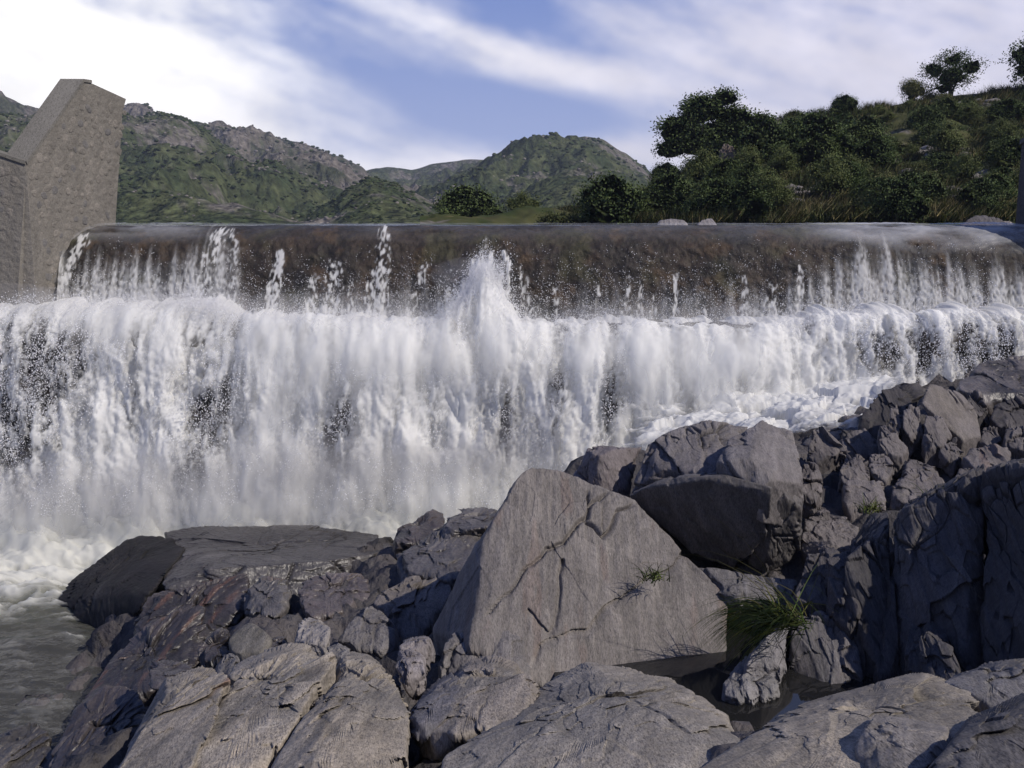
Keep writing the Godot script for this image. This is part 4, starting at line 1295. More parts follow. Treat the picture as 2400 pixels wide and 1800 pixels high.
func rocks_left() -> void:
	var dark := {"mat": "wet_rock", "tint": Color(0.042, 0.039, 0.042), "alt": Color(0.105, 0.09, 0.094), "amp": 1.8, "steps": 0.085, "layer": Vector3(0.75, 0.5, 0.4), "layers": 0.022}
	var mk := func(extra: Dictionary) -> Dictionary:
		var d := dark.duplicate()
		d.merge(extra, true)
		return d
	rock("smooth wet slab with a flat shining top at the water's edge on the left", 14.6, [160, 531, 3.1, 190, 525, 3.35, 222, 524, 3.4, 300, 526, 3.35, 358, 528, 3.2, 386, 533, 2.8, 396, 552, 1.5, 336, 563, 0.7, 280, 566, 0.4, 211, 578, 0.0, 162, 589, -0.25, 184, 549, 1.5, 300, 606, 0.0, 200, 612, 0.0], 1.2, mk.call({"tint": Color(0.07, 0.066, 0.07), "alt": Color(0.115, 0.108, 0.112), "steps": 0.06, "broke": 0.9, "layers": 0.02, "amp": 1.5, "chips": 2, "chip_from": 0.97, "layer": Vector3(0.1, 1, 0.1), "called": "wet_slab"}))
	rock("black prow of rock dipping into the grey water on the left", 14.8, [51, 613, 1.2, 54, 601, 1.3, 70, 580, 1.6, 127, 537, 2.6, 142, 533, 2.7, 172, 536, 2.3, 187, 549, 1.2, 152, 594, -0.5, 143, 610, -0.5, 100, 628, 0.2], 0.8, mk.call({"mat": "gneiss", "tint": Color(0.018, 0.017, 0.019), "alt": Color(0.032, 0.030, 0.033), "steps": 0.03, "amp": 1.0, "chips": 3, "chip_from": 0.95, "taper": 0.9}))  # shade on this side facing away from the sun put into a near-black tint
	rock("dark veined rock with orange streaks below the wet slab", 13.2, [148, 594, 0.5, 185, 584, 0.7, 212, 577, 0.9, 248, 573, 1.0, 258, 598, 0.4, 242, 628, -0.2, 204, 654, -0.6, 150, 652, -0.6, 128, 622, 0.0], 1.2, mk.call({"rust": 0.45}))
	rock("long black slab slanting down to the water with an orange vein", 12.2, [72, 712, -0.6, 100, 668, 0.2, 150, 622, 0.8, 204, 597, 1.0, 214, 604, 0.9, 206, 652, 0.1, 168, 668, -0.3, 136, 704, -0.8, 92, 730, -0.9], 1.0, mk.call({"rust": 0.5}))
	rock("grey triangular face between two dark hollows below the wet slab", 13.0, [244, 588, 0.3, 262, 575, 0.6, 292, 577, 0.6, 290, 602, 0.0, 271, 624, -0.5, 242, 608, -0.1], 0.9, mk.call({"tint": Color(0.12, 0.115, 0.12), "alt": Color(0.16, 0.15, 0.155), "rust": 0.2}))
	rock("broad purple grey rock in the middle of the wet jumble", 12.9, [292, 580, 0.4, 312, 573, 0.7, 364, 571, 0.8, 382, 588, 0.4, 368, 607, -0.1, 326, 624, -0.6, 304, 613, -0.4], 1.0, mk.call({"tint": Color(0.105, 0.092, 0.098), "alt": Color(0.17, 0.145, 0.145), "rust": 0.4}))
	rock("ribbed grey rock close to the slab's dark left side", 12.0, [370, 598, 0.2, 398, 588, 0.5, 414, 578, 0.8, 449, 575, 0.9, 456, 600, 0.3, 428, 634, -0.6, 396, 632, -0.6], 1.0, mk.call({"mat": "gneiss", "tint": Color(0.15, 0.135, 0.135), "alt": Color(0.20, 0.18, 0.175), "layer": Vector3(1, 0.2, 0.1)}))
	rock("rounded speckled grey boulder among the jumble", 10.6, [336, 644, -0.1, 345, 628, 0.1, 357, 612, 0.3, 367, 606, 0.4, 380, 610, 0.4, 400, 628, 0.1, 404, 642, 0.0, 376, 655, -0.3, 346, 653, -0.3], 0.9, {"mat": "granite", "tint": Color(0.155, 0.148, 0.16), "alt": Color(0.21, 0.20, 0.21), "round": 0.14})
	rock("pale block with a rust red face in the jumble", 10.3, [291, 647, -0.2, 299, 621, 0.2, 308, 616, 0.3, 319, 619, 0.2, 331, 628, 0.0, 327, 648, -0.3], 0.6, {"mat": "granite", "tint": Color(0.29, 0.275, 0.28), "alt": Color(0.33, 0.31, 0.31), "rust": 0.5})
	rock("smooth olive grey stone left of the pale rust marked block", 10.8, [226, 640, 0.0, 238, 628, 0.2, 251, 622, 0.3, 264, 629, 0.1, 274, 641, -0.1, 264, 656, -0.4, 236, 660, -0.4], 0.7, {"tint": Color(0.15, 0.142, 0.13), "alt": Color(0.17, 0.16, 0.15), "round": 0.16, "steps": 0.01})
	rock("dark square stone left of the olive grey stone", 10.9, [201, 648, 0.0, 213, 632, 0.3, 230, 630, 0.3, 236, 656, -0.1, 216, 670, -0.5, 202, 664, -0.4], 0.7, mk.call({}))
	rock("little round stone just behind the rusty front rock", 9.6, [213, 670, 0.0, 220, 656, 0.1, 230, 653, 0.1, 240, 661, 0.0, 242, 673, -0.2, 224, 680, -0.2], 0.5, {"mat": "granite", "round": 0.18, "tint": Color(0.16, 0.155, 0.165)})
	rock("dark stone with a pale flat top left of the rusty front rock", 9.9, [148, 671, 0.0, 155, 660, 0.3, 173, 658, 0.4, 192, 665, 0.2, 196, 682, -0.2, 172, 694, -0.5, 148, 690, -0.4], 0.7, mk.call({"tint": Color(0.085, 0.08, 0.085)}))
	rock("small pale stone at the top of the broad grained front slab", 8.9, [323, 649, 0.0, 338, 644, 0.1, 353, 650, 0.0, 352, 660, -0.2, 334, 662, -0.2], 0.5, {"mat": "granite", "tint": Color(0.21, 0.20, 0.20), "round": 0.14})
	rock("dark hollow stone between the olive grey stone and the pale block", 10.7, [262, 646, 0.0, 272, 636, 0.2, 288, 636, 0.2, 294, 650, -0.1, 278, 660, -0.3], 0.6, mk.call({}))
	rock("dark wet rock in the lower left corner of the frame", 10.3, [-30, 746, 0.2, 2, 736, 0.4, 40, 717, 0.6, 50, 726, 0.4, 64, 764, -0.2, 72, 820, -0.9, -30, 820, -0.9], 1.0, mk.call({"tint": Color(0.075, 0.07, 0.068), "alt": Color(0.12, 0.11, 0.105)}))
	rock("jagged dark rock right of the lower left corner", 9.8, [46, 758, 0.2, 74, 706, 0.8, 110, 680, 1.1, 142, 688, 0.9, 156, 716, 0.4, 130, 764, -0.3, 92, 820, -1.0, 58, 820, -0.9], 1.1, mk.call({"steps": 0.06}))
	rock("narrow grey stone at the bottom edge left of the rusty front rock", 8.4, [76, 792, -0.1, 90, 764, 0.2, 106, 744, 0.4, 122, 741, 0.4, 122, 772, 0.0, 100, 820, -0.5], 0.6, {"tint": Color(0.155, 0.148, 0.155), "alt": Color(0.19, 0.18, 0.18)})
	rock("black wedge of rock against the white water right of the wet slab", 14.6, [388, 543, -0.1, 396, 528, 0.5, 432, 510, 1.3, 443, 514, 1.3, 444, 532, 0.5, 414, 550, -0.2], 0.8, mk.call({"tint": Color(0.045, 0.043, 0.048)}))
	rock("thin flat ledge of rock at the water left of the slab top", 13.8, [436, 517, 0.6, 462, 508, 1.1, 500, 507, 1.1, 522, 516, 0.6, 506, 528, 0.0, 470, 531, -0.1, 440, 532, 0.0], 0.8, mk.call({"tint": Color(0.11, 0.102, 0.108), "alt": Color(0.145, 0.135, 0.14)}))
	rock("rough broken rock face below the thin flat ledge", 13.0, [394, 552, 0.6, 430, 532, 1.1, 482, 529, 1.1, 488, 552, 0.5, 452, 580, -0.3, 402, 578, -0.2], 1.0, mk.call({"tint": Color(0.085, 0.08, 0.086), "steps": 0.07, "alt": Color(0.15, 0.14, 0.145)}))

func rocks_right() -> void:
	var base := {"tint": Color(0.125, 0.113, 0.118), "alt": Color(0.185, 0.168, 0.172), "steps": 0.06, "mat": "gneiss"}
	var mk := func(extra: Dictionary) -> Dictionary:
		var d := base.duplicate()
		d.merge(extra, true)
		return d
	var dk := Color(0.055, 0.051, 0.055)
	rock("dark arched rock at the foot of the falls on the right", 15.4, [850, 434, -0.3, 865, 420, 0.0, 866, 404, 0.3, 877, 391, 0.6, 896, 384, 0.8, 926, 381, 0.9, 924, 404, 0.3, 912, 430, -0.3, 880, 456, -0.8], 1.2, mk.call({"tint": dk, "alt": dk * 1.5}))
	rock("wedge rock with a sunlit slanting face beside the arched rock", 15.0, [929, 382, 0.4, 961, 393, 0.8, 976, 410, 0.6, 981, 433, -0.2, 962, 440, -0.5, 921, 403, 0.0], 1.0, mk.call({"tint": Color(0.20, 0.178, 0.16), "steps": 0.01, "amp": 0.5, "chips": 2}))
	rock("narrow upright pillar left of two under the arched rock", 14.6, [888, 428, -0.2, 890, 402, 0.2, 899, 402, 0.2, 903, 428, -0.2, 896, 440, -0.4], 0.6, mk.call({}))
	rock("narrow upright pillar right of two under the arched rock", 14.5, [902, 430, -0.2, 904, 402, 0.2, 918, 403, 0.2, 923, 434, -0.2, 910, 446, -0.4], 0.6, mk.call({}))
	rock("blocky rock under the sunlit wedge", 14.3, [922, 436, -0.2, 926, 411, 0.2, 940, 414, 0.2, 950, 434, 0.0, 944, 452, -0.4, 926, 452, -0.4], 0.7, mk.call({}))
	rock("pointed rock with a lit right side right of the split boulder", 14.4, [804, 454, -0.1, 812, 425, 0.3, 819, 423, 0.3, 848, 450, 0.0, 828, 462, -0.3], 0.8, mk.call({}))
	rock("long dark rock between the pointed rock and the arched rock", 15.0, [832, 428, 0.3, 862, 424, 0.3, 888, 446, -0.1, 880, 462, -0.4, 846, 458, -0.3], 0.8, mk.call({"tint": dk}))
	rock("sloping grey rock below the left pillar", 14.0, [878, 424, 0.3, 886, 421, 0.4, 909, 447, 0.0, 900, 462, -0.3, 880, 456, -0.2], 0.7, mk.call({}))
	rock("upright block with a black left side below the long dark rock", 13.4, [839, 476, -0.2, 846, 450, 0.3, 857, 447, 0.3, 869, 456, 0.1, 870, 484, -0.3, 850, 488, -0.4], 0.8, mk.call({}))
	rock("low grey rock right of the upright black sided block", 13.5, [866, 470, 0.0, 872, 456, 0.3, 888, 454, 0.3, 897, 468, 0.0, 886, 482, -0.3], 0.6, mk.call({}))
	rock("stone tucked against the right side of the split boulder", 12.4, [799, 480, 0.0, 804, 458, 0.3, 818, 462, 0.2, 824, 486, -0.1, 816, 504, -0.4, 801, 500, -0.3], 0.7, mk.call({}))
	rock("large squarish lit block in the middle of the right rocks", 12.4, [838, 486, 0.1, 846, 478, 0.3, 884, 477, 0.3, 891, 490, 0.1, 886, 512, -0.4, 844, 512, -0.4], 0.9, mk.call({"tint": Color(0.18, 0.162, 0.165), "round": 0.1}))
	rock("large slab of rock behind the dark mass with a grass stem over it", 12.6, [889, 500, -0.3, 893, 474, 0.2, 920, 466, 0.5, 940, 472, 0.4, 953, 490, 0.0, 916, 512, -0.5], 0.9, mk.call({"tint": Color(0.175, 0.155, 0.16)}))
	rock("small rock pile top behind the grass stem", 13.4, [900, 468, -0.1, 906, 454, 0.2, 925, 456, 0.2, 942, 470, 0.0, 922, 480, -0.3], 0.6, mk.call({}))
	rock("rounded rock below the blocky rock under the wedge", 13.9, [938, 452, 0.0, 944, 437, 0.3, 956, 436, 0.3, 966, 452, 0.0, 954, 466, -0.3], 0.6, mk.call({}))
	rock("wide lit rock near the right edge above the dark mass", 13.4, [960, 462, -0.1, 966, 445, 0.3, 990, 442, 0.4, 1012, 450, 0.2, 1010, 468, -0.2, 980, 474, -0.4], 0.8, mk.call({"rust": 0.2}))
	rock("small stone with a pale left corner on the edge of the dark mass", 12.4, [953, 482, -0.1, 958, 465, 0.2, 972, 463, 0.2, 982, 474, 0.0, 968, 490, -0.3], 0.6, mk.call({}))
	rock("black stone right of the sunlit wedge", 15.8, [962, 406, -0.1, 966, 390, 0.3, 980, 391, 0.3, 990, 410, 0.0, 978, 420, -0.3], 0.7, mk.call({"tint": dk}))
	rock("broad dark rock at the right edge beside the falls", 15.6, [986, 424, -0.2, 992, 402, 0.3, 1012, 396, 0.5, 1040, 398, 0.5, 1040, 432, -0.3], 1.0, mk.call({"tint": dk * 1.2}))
	rock("pale topped stone below the broad dark rock at the right edge", 14.8, [976, 440, -0.1, 982, 424, 0.3, 1000, 422, 0.3, 1006, 440, 0.0, 992, 452, -0.3], 0.7, mk.call({}))
	rock("rough stone at the right edge below the pale topped stone", 14.4, [1000, 446, 0.0, 1004, 428, 0.3, 1018, 425, 0.3, 1042, 430, 0.3, 1042, 456, -0.3], 0.8, mk.call({}))
	rock("lumpy lit rock with a grass tuft right of the split boulder", 11.6, [800, 545, -0.3, 804, 515, 0.2, 824, 508, 0.4, 850, 512, 0.4, 868, 526, 0.1, 852, 552, -0.5, 812, 556, -0.5], 0.9, mk.call({"mat": "granite", "round": 0.12, "amp": 1.8, "tint": Color(0.165, 0.152, 0.155)}))
	rock("flat wet ledge at the right end of the falls", 17.0, [950, 386, -0.2, 965, 374, 0.5, 1000, 368, 0.8, 1040, 366, 0.8, 1040, 396, -0.5, 985, 396, -0.6], 1.0, mk.call({"tint": dk, "mat": "wet_rock", "amp": 1.5}))
	rock("upper wet rock at the right edge against the falls", 18.0, [965, 372, -0.3, 985, 360, 0.3, 1010, 355, 0.5, 1040, 354, 0.5, 1040, 380, -0.4], 1.0, mk.call({"tint": dk, "mat": "wet_rock", "amp": 1.5}))
	rock("low wet stones where foam runs off left of the arched rock", 16.6, [800, 440, -0.5, 815, 424, 0.0, 845, 416, 0.3, 868, 414, 0.3, 866, 432, -0.2, 830, 444, -0.5], 0.8, mk.call({"tint": dk, "mat": "wet_rock", "amp": 1.5}))
	# the dark mass, part of its shade put into the darker tints
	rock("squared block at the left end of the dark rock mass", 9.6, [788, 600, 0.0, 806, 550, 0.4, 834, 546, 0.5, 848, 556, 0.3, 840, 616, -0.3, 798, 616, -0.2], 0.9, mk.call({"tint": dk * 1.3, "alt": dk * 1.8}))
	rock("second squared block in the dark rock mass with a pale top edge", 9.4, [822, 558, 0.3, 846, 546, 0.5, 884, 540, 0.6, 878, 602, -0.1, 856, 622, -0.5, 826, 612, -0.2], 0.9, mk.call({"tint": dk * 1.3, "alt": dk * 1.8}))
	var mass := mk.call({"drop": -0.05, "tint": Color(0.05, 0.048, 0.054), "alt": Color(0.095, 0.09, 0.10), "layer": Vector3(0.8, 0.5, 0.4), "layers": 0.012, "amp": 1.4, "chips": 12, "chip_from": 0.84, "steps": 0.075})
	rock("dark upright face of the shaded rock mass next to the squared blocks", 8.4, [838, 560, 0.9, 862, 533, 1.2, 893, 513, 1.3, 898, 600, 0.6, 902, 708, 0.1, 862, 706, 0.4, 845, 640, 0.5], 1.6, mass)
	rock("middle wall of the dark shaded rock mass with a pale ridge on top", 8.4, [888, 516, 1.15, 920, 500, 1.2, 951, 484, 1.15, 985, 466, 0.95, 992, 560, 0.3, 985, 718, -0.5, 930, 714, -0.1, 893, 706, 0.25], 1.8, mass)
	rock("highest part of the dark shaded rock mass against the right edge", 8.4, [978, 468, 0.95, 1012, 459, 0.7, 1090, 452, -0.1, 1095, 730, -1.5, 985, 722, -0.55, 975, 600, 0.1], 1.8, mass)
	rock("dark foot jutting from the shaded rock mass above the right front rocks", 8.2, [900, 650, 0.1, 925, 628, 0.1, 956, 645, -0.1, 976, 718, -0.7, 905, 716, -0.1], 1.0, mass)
	rock("bluish grey rock standing in the pool behind the pale lump", 9.0, [786, 612, 0.3, 820, 606, 0.4, 852, 614, 0.3, 868, 694, -0.4, 828, 708, -0.5, 784, 702, -0.2], 0.8, mk.call({"tint": Color(0.12, 0.118, 0.13), "round": 0.12}))
	# behind the crest
	rock("smooth pale boulder sitting in the water behind the weir crest", 30.0, [654, 226, 0, 660, 219.5, 0.3, 672, 217.5, 0.4, 684, 219, 0.3, 690, 226, 0], 1.2, {"mat": "granite", "tint": Color(0.24, 0.225, 0.235), "round": 0.2, "steps": 0.0})
	rock("smaller pale boulder behind the crest right of the smooth one", 30.5, [694, 226, 0, 702, 220, 0.3, 711, 218, 0.4, 720, 226, 0], 1.0, {"mat": "granite", "tint": Color(0.23, 0.215, 0.225), "steps": 0.0})
	rock("dark pointed rock behind the right end of the crest", 29.0, [955, 226, 0, 968, 219, 0.3, 976, 215, 0.5, 1000, 217, 0.5, 1012, 226, 0], 1.4, {"mat": "granite", "tint": Color(0.12, 0.112, 0.118), "steps": 0.03})

# ------------------------------------------------------------------ plants
func hill_point(px: float, py: float) -> Vector3:
	var sky := [430, 223, 520, 218, 580, 212, 630, 200, 668, 186, 700, 160, 730, 138, 770, 122, 820, 114, 880, 106, 930, 96, 1024, 88, 1150, 66, 1300, 40]
	var top := curve(sky, px)
	var best := Vector3.ZERO
	# find t where the slope shows at py
	var H: float = at(px, top, 66).y - 6.0
	for k in 60:
		var t := k / 59.0
		var d := lerpf(36, 66, t)
		var p := Vector3(at(px, 224, d).x, 6.0 + H * t, -d)
		best = p
		if pixel(p).y <= py: break
	return best

func greenery() -> void:
	var dk := Color(0.032, 0.046, 0.018)
	var md := Color(0.095, 0.128, 0.044)
	var ol := Color(0.115, 0.122, 0.046)
	# big evergreen on the left shoulder of the hillside
	var bt := hill_point(703, 176)
	var lobes := [[Vector3(-0.4, 2.2, 0), Vector3(2.0, 1.0, 1.4)], [Vector3(-1.6, 3.0, 0), Vector3(1.3, 0.9, 1.2)], [Vector3(-0.2, 4.3, 0), Vector3(1.3, 0.9, 1.2)], [Vector3(1.5, 3.6, 0), Vector3(1.2, 0.9, 1.1)], [Vector3(3.0, 3.2, 0.2), Vector3(0.75, 0.85, 0.8)], [Vector3(-0.9, 3.6, 0.3), Vector3(0.7, 0.6, 0.7)], [Vector3(1.0, 4.9, 0), Vector3(0.9, 0.6, 0.9)], [Vector3(-2.0, 1.7, 0.2), Vector3(0.9, 0.6, 0.9)], [Vector3(0.6, 1.8, 0.4), Vector3(1.1, 0.7, 0.9)], [Vector3(1.0, 2.8, 0.1), Vector3(1.5, 0.9, 1.1)], [Vector3(2.2, 2.4, 0.1), Vector3(1.1, 0.7, 0.9)]]
	plant("evergreen_tree", "big dark spreading evergreen tree on the left shoulder of the hillside", "tree", bt, leaf_mesh(lobes, 30000, 0.15, 71, dk, md, 0.05), limbs(4.0, 1.6, 7, 5, 0.14), Vector3(0.95, 0.82, 0.95), 0.0)
	# a round bush beside it
	var round_ := leaf_mesh([[Vector3(0, 0.9, 0), Vector3(1.0, 0.85, 1.0)], [Vector3(0.5, 0.6, 0.2), Vector3(0.7, 0.6, 0.7)], [Vector3(-0.5, 0.5, 0.1), Vector3(0.7, 0.5, 0.7)]], 9000, 0.085, 72, dk, md, -0.05)
	var loose := leaf_mesh([[Vector3(0, 1.1, 0), Vector3(0.9, 0.8, 0.9)], [Vector3(0.55, 1.4, 0.2), Vector3(0.5, 0.45, 0.5)], [Vector3(-0.5, 1.5, 0.1), Vector3(0.5, 0.45, 0.5)], [Vector3(0.1, 1.8, 0), Vector3(0.4, 0.4, 0.4)]], 7000, 0.075, 73, md, ol, 0.1, 0.4)
	var low := leaf_mesh([[Vector3(0, 0.4, 0), Vector3(1.1, 0.5, 0.9)], [Vector3(0.6, 0.5, 0.1), Vector3(0.5, 0.4, 0.5)], [Vector3(-0.7, 0.35, 0), Vector3(0.5, 0.35, 0.5)]], 7000, 0.08, 74, dk, ol, 0.0)
	var pale := leaf_mesh([[Vector3(0, 0.6, 0), Vector3(0.8, 0.6, 0.8)], [Vector3(0.3, 0.9, 0.1), Vector3(0.5, 0.4, 0.5)]], 6000, 0.07, 75, ol, Color(0.14, 0.14, 0.06), 0.1, 0.5)
	var wood := limbs(1.2, 0.5, 5, 9, 0.05)
	var broad := leaf_mesh([[Vector3(0, 0.85, 0), Vector3(0.95, 0.55, 0.8)], [Vector3(-0.65, 1.15, 0.1), Vector3(0.55, 0.45, 0.55)], [Vector3(0.7, 1.2, 0), Vector3(0.6, 0.5, 0.55)], [Vector3(0.05, 1.55, 0), Vector3(0.6, 0.42, 0.5)], [Vector3(-0.25, 0.45, 0.2), Vector3(0.6, 0.3, 0.5)]], 8000, 0.075, 76, dk, md, 0.13, 0.45)
	var singles := [
		["dark round bush left of the big evergreen tree", 664, 190, 1.0, round_, "bush"],
		["round dark tree standing behind the crest left of the centre mountain", 468, 224, 1.35, round_, "tree", 1.55],
		["bushy green tree behind the crest at the left foot of the hillside", 608, 222, 1.32, round_, "tree"],
		["thin small tree behind the crest below the centre mountain", 524, 222, 0.95, loose, "tree"],
		["low shrub behind the crest right of the thin small tree", 556, 222, 0.9, low, "bush"],
		["spreading bush behind the crest under the left foot of the hillside", 582, 223, 0.8, low, "bush"],
		["loose leaved tree standing alone on the skyline at the right", 942, 99, 1.55, broad, "tree"],
		["thin pale shrub left of the lone skyline tree", 906, 103, 1.15, pale, "bush"],
		["tall dark tree at the right edge of the skyline", 1024, 94, 1.9, broad, "tree"],
		["twin topped bush on the skyline right of the big evergreen", 838, 118, 0.85, round_, "bush"],
		["low pale bush on the skyline next to the big evergreen", 790, 122, 0.8, low, "bush"],
		["large round green bush with a dark trunk at the water's edge on the right", 893, 223, 0.95, round_, "bush"],
		["dark bush in the middle of the hillside below the twin topped bush", 812, 168, 1.5, round_, "bush"],
		["dark bush directly right of the standing rock on the hillside", 766, 172, 1.35, round_, "bush"],
	]
	for s in singles:
		var p := hill_point(s[1], s[2])
		if s[1] < 640: p = at(s[1], 224, 40.0 if s[1] > 540 else 52.0); p.y = 6.0
		var o := plant("tree" if s[5] == "tree" else "bush", s[0], s[5], p - Vector3(0, 0.1, 0), s[4], wood, Vector3.ONE * s[3], rng.randf() * TAU)
		o.scale = Vector3(s[3] * (s[6] if s.size() > 6 else 1.05), s[3], s[3])
	# scrub on the hillside: the ones that stand out, then the undergrowth
	var kinds := [round_, low, pale, loose]
	var words := ["rounded dark green bush", "low spreading green bush", "pale olive bush", "open twiggy bush"]
	var marks := [["big evergreen tree", 703, 140], ["standing rock", 727, 158], ["twin topped skyline bush", 838, 108], ["lone skyline tree", 945, 82], ["large round waterside bush", 893, 202], ["two pale boulders", 686, 214], ["dark right abutment", 1015, 190], ["dark bush in mid slope", 812, 158]]
	var taken := {}
	var n := 0
	var under := [[], [], [], []]
	while n < 215:
		n += 1
		var px := rng.randf_range(600, 1040)
		var sk := curve([430, 223, 520, 218, 580, 212, 630, 200, 668, 186, 700, 160, 730, 138, 770, 122, 820, 114, 880, 106, 930, 96, 1024, 88, 1150, 66, 1300, 40], px)
		var py := rng.randf_range(sk + 8, 224)
		if blob(px, py, 880, 146, 32, 14, 0) + blob(px, py, 800, 200, 22, 12, 0) + blob(px, py, 820, 216, 30, 8, 0) > 0.5: continue
		var k := rng.randi() % 4
		var p := hill_point(px, py) - Vector3(0, 0.15, 0)
		var sc := rng.randf_range(0.45, 1.05) * (1.2 if k == 0 else 1.0) * (0.6 if py < sk + 26 else 1.0)
		var wide := rng.randf_range(0.9, 1.3)
		var turn := rng.randf() * TAU
		var near: Array = marks[0]
		for m in marks:
			if Vector2(px - m[1], py - m[2]).length() < Vector2(px - near[1], py - near[2]).length(): near = m
		var dx: float = px - near[1]
		var dy: float = py - near[2]
		var side := ("right of" if dx > 0 else "left of") if absf(dx) > absf(dy) * 0.8 else ("below" if dy > 0 else "above")
		var far := "just " if Vector2(dx, dy).length() < 34 else "well "
		var label: String = words[k] + " " + far + side + " the " + near[0]
		if taken.has(label) or px > 1024 or n > 120:
			under[k].append(Transform3D(Basis(Vector3.UP, turn).scaled(Vector3(sc * wide, sc, sc) * 0.85), p))
			continue
		taken[label] = true
		plant("bush", label, "bush", p, kinds[k], wood, Vector3(sc * wide, sc, sc), turn, "bushes on the hillside")
	for k in 4:
		scatter("undergrowth", ["dark dense undergrowth", "low green undergrowth", "pale olive undergrowth", "open twiggy undergrowth"][k] + " filling in between the hillside bushes", "scrub", kinds[k], mats.leaf, under[k], [Color(1, 1, 1), Color(0.8, 0.85, 0.75), Color(1.1, 1.05, 0.95)])
	# grass and stones of the hillside
	var xf := []
	for k in 17000:
		var px := rng.randf_range(560, 1060)
		var sk := curve([430, 223, 520, 218, 580, 212, 630, 200, 668, 186, 700, 160, 730, 138, 770, 122, 820, 114, 880, 106, 930, 96, 1024, 88, 1150, 66, 1300, 40], px)
		var p := hill_point(px, rng.randf_range(sk, 225))
		if n_fbm.get_noise_3dv(p * 25.0) < -0.15: continue
		var s := rng.randf_range(0.4, 1.15)
		xf.append(Transform3D(Basis(Vector3.UP, rng.randf() * TAU).scaled(Vector3(s, s * rng.randf_range(0.7, 1.3), s)), p - Vector3(0, 0.05, 0)))
	var tv := PackedVector3Array()
	var tn := PackedVector3Array()
	var tc := PackedColorArray()
	var ti := PackedInt32Array()
	for k in 26:
		var a := Vector3(rng.randfn() * 0.16, 0, rng.randfn() * 0.16)
		var d := Vector3(rng.randfn() * 0.22, rng.randf_range(0.35, 0.6), rng.randfn() * 0.22)
		var s := Vector3(rng.randfn(), 0, rng.randfn()).normalized() * 0.022
		var b := tv.size()
		tv.append(a - s); tv.append(a + s); tv.append(a + d)
		for z in 3:
			tn.append(Vector3(0, 0.8, 0.6))
			tc.append(Color(1, 1, 1))
		ti.append_array([b, b + 1, b + 2])
	scatter("hillside_grass", "tufts of green and straw coloured grass covering the hillside", "grass", raw_mesh(tv, tn, ti, tc), mats.leaf, xf, [Color(0.038, 0.054, 0.018), Color(0.07, 0.078, 0.028), Color(0.03, 0.042, 0.015), Color(0.13, 0.108, 0.052), Color(0.048, 0.058, 0.02), Color(0.03, 0.04, 0.014), Color(0.075, 0.07, 0.032)])
	xf = []
	for k in 900:
		var p := hill_point(rng.randf_range(790, 1012), rng.randf_range(206, 223))
		if n_fbm.get_noise_3dv(p * 60.0) < -0.05: continue
		var s := rng.randf_range(0.7, 1.5)
		xf.append(Transform3D(Basis(Vector3.UP, rng.randf() * TAU).scaled(Vector3(s * 0.8, s * 0.75, s * 0.8)), p))
	scatter("straw_grass", "dry straw coloured grass along the water's edge below the hillside", "grass", raw_mesh(tv, tn, ti, tc), mats.leaf, xf, [Color(0.20, 0.165, 0.085), Color(0.14, 0.125, 0.06), Color(0.09, 0.095, 0.04)])
	xf = []
	for spot in [[885, 145, 30, 14, 60], [800, 200, 22, 10, 60], [960, 112, 30, 8, 40], [775, 130, 24, 6, 36], [930, 160, 40, 20, 30], [840, 175, 60, 25, 60], [950, 190, 40, 18, 30]]:
		for k in spot[4]:
			var p := hill_point(spot[0] + rng.randfn() * spot[2] * 0.6, spot[1] + rng.randfn() * spot[3] * 0.6)
			var s := rng.randf_range(0.10, 0.42)
			xf.append(Transform3D(Basis(Vector3(rng.randfn(), rng.randfn(), rng.randfn()).normalized(), rng.randf() * TAU).scaled(Vector3(s * 1.3, s * 0.8, s)), p))
	scatter("hillside_stones", "pale loose stones strewn down the hillside", "stones", lump(3, 0.5, 5), mats.pale_rock, xf, [Color(0.24, 0.22, 0.21), Color(0.18, 0.165, 0.16), Color(0.30, 0.275, 0.26)])
	rock("tall grey standing rock on the hillside right of the big evergreen", 49.0, [714, 172, 0, 718, 148, 0.4, 726, 139, 0.6, 733, 142, 0.6, 737, 156, 0.3, 736, 174, 0], 1.6, {"mat": "granite", "tint": Color(0.15, 0.13, 0.125), "alt": Color(0.22, 0.17, 0.14), "steps": 0.08})
	# scrub and outcrops of the far slopes
	far_scatter()

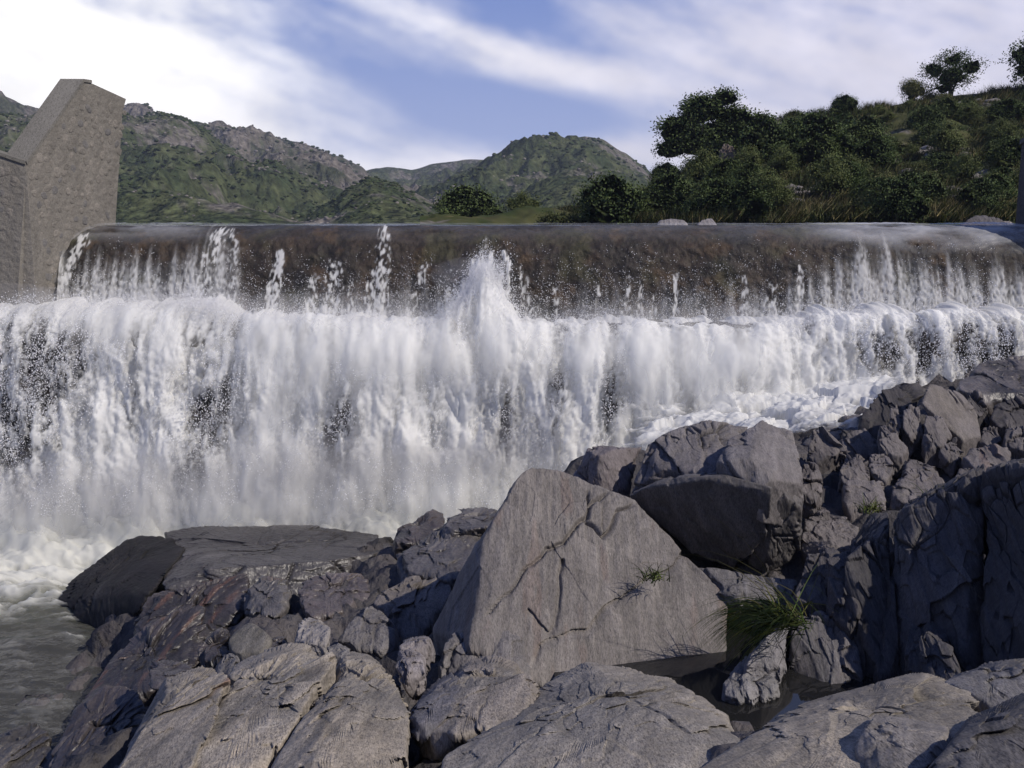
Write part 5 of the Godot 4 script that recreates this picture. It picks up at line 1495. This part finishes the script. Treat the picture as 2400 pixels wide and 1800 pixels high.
func far_scatter() -> void:
	var bush := lump(1, 0.5, 5)
	var stone := lump(2, 0.6, 4)
	var xb := []
	var xs := []
	for row in [[-20, 330, 170, 400, [-200, 100, 0, 118, 60, 122, 120, 117, 165, 112, 185, 117, 205, 128, 232, 150, 262, 170, 300, 190, 335, 208, 360, 224], 2400, 1500, 24.0, 0.04], [120, 400, 330, 620, [-200, 30, 0, 88, 40, 107, 100, 116, 128, 106, 138, 103, 152, 105, 162, 113, 200, 124, 235, 129, 262, 133, 300, 141, 340, 156, 362, 167, 376, 180, 400, 205, 440, 224], 900, 1800, 38.0, 0.03], [300, 480, 150, 240, [300, 224, 330, 206, 352, 186, 372, 176, 388, 180, 412, 192, 440, 206, 470, 218, 485, 224], 600, 200, 6.0, 0.06], [410, 700, 230, 480, [400, 224, 430, 196, 465, 178, 500, 160, 520, 150, 545, 142, 572, 138, 584, 136, 600, 138, 622, 151, 640, 163, 655, 176, 700, 200, 760, 224], 900, 600, 22.0, 0.04]]:
		for k in row[5] + row[6]:
			var px := rng.randf_range(row[0], row[1])
			var t := pow(rng.randf(), 0.7)
			var H: float = at(px, curve(row[4], px), row[3]).y - 6.0
			var d := lerpf(row[2], row[3], t)
			var q := Vector3(at(px, 224, d).x, 6.0 + H * t, -d)
			q.y += lift(Vector3(q.x, H * t * 0.6, d), t, row[7], row[8])
			var gate := n_fbm.get_noise_3dv(q * 3.2)
			var s := rng.randf_range(0.4, 1.0) * d / 300.0 * 0.42
			if k < row[5]:
				if gate > 0.15: continue
				s *= 1.5
				xb.append(Transform3D(Basis(Vector3.UP, rng.randf() * TAU).scaled(Vector3(s * 1.2, s * 0.8, s * 1.2)), q + Vector3(0, s * 0.3, 0)))
			else:
				if gate < 0.0: continue
				xs.append(Transform3D(Basis(Vector3(rng.randfn(), rng.randfn(), rng.randfn()).normalized(), rng.randf() * TAU).scaled(Vector3(s * 1.4, s, s)), q))
	scatter("mountain_scrub", "dark shrubs dotted over the far mountain slopes", "shrubs", bush, mats.soil, xb, [Color(0.022, 0.032, 0.014), Color(0.042, 0.058, 0.024), Color(0.05, 0.06, 0.03)])
	scatter("mountain_outcrops", "pale rock outcrops breaking out of the mountain slopes", "rocks", stone, mats.pale_rock, xs, [Color(0.16, 0.145, 0.13), Color(0.20, 0.18, 0.165), Color(0.11, 0.10, 0.095)])

func grasses() -> void:
	grass("large dark clump of long grass hanging over the small pool", at(783, 618, 8.8), 340, 0.78, Vector3(-1.15, -0.62, 0.25), 0.45, 3, "grass_tuft", 8)
	grass("small green grass tuft growing in a crack of the slab", at(652, 580, 9.75), 60, 0.24, Vector3(-0.1, 0.1, 0.2), 0.22, 4)
	grass("short grass tuft on the lumpy rock right of the split boulder", at(872, 512, 11.0), 70, 0.24, Vector3(0, 0.1, 0.1), 0.25, 5)
	grass("tall thin grass stems on the ridge of the dark rock mass", at(938, 506, 9.9), 40, 0.30, Vector3(-0.3, 0.3, 0.1), 0.25, 6, "grass_tuft", 5)
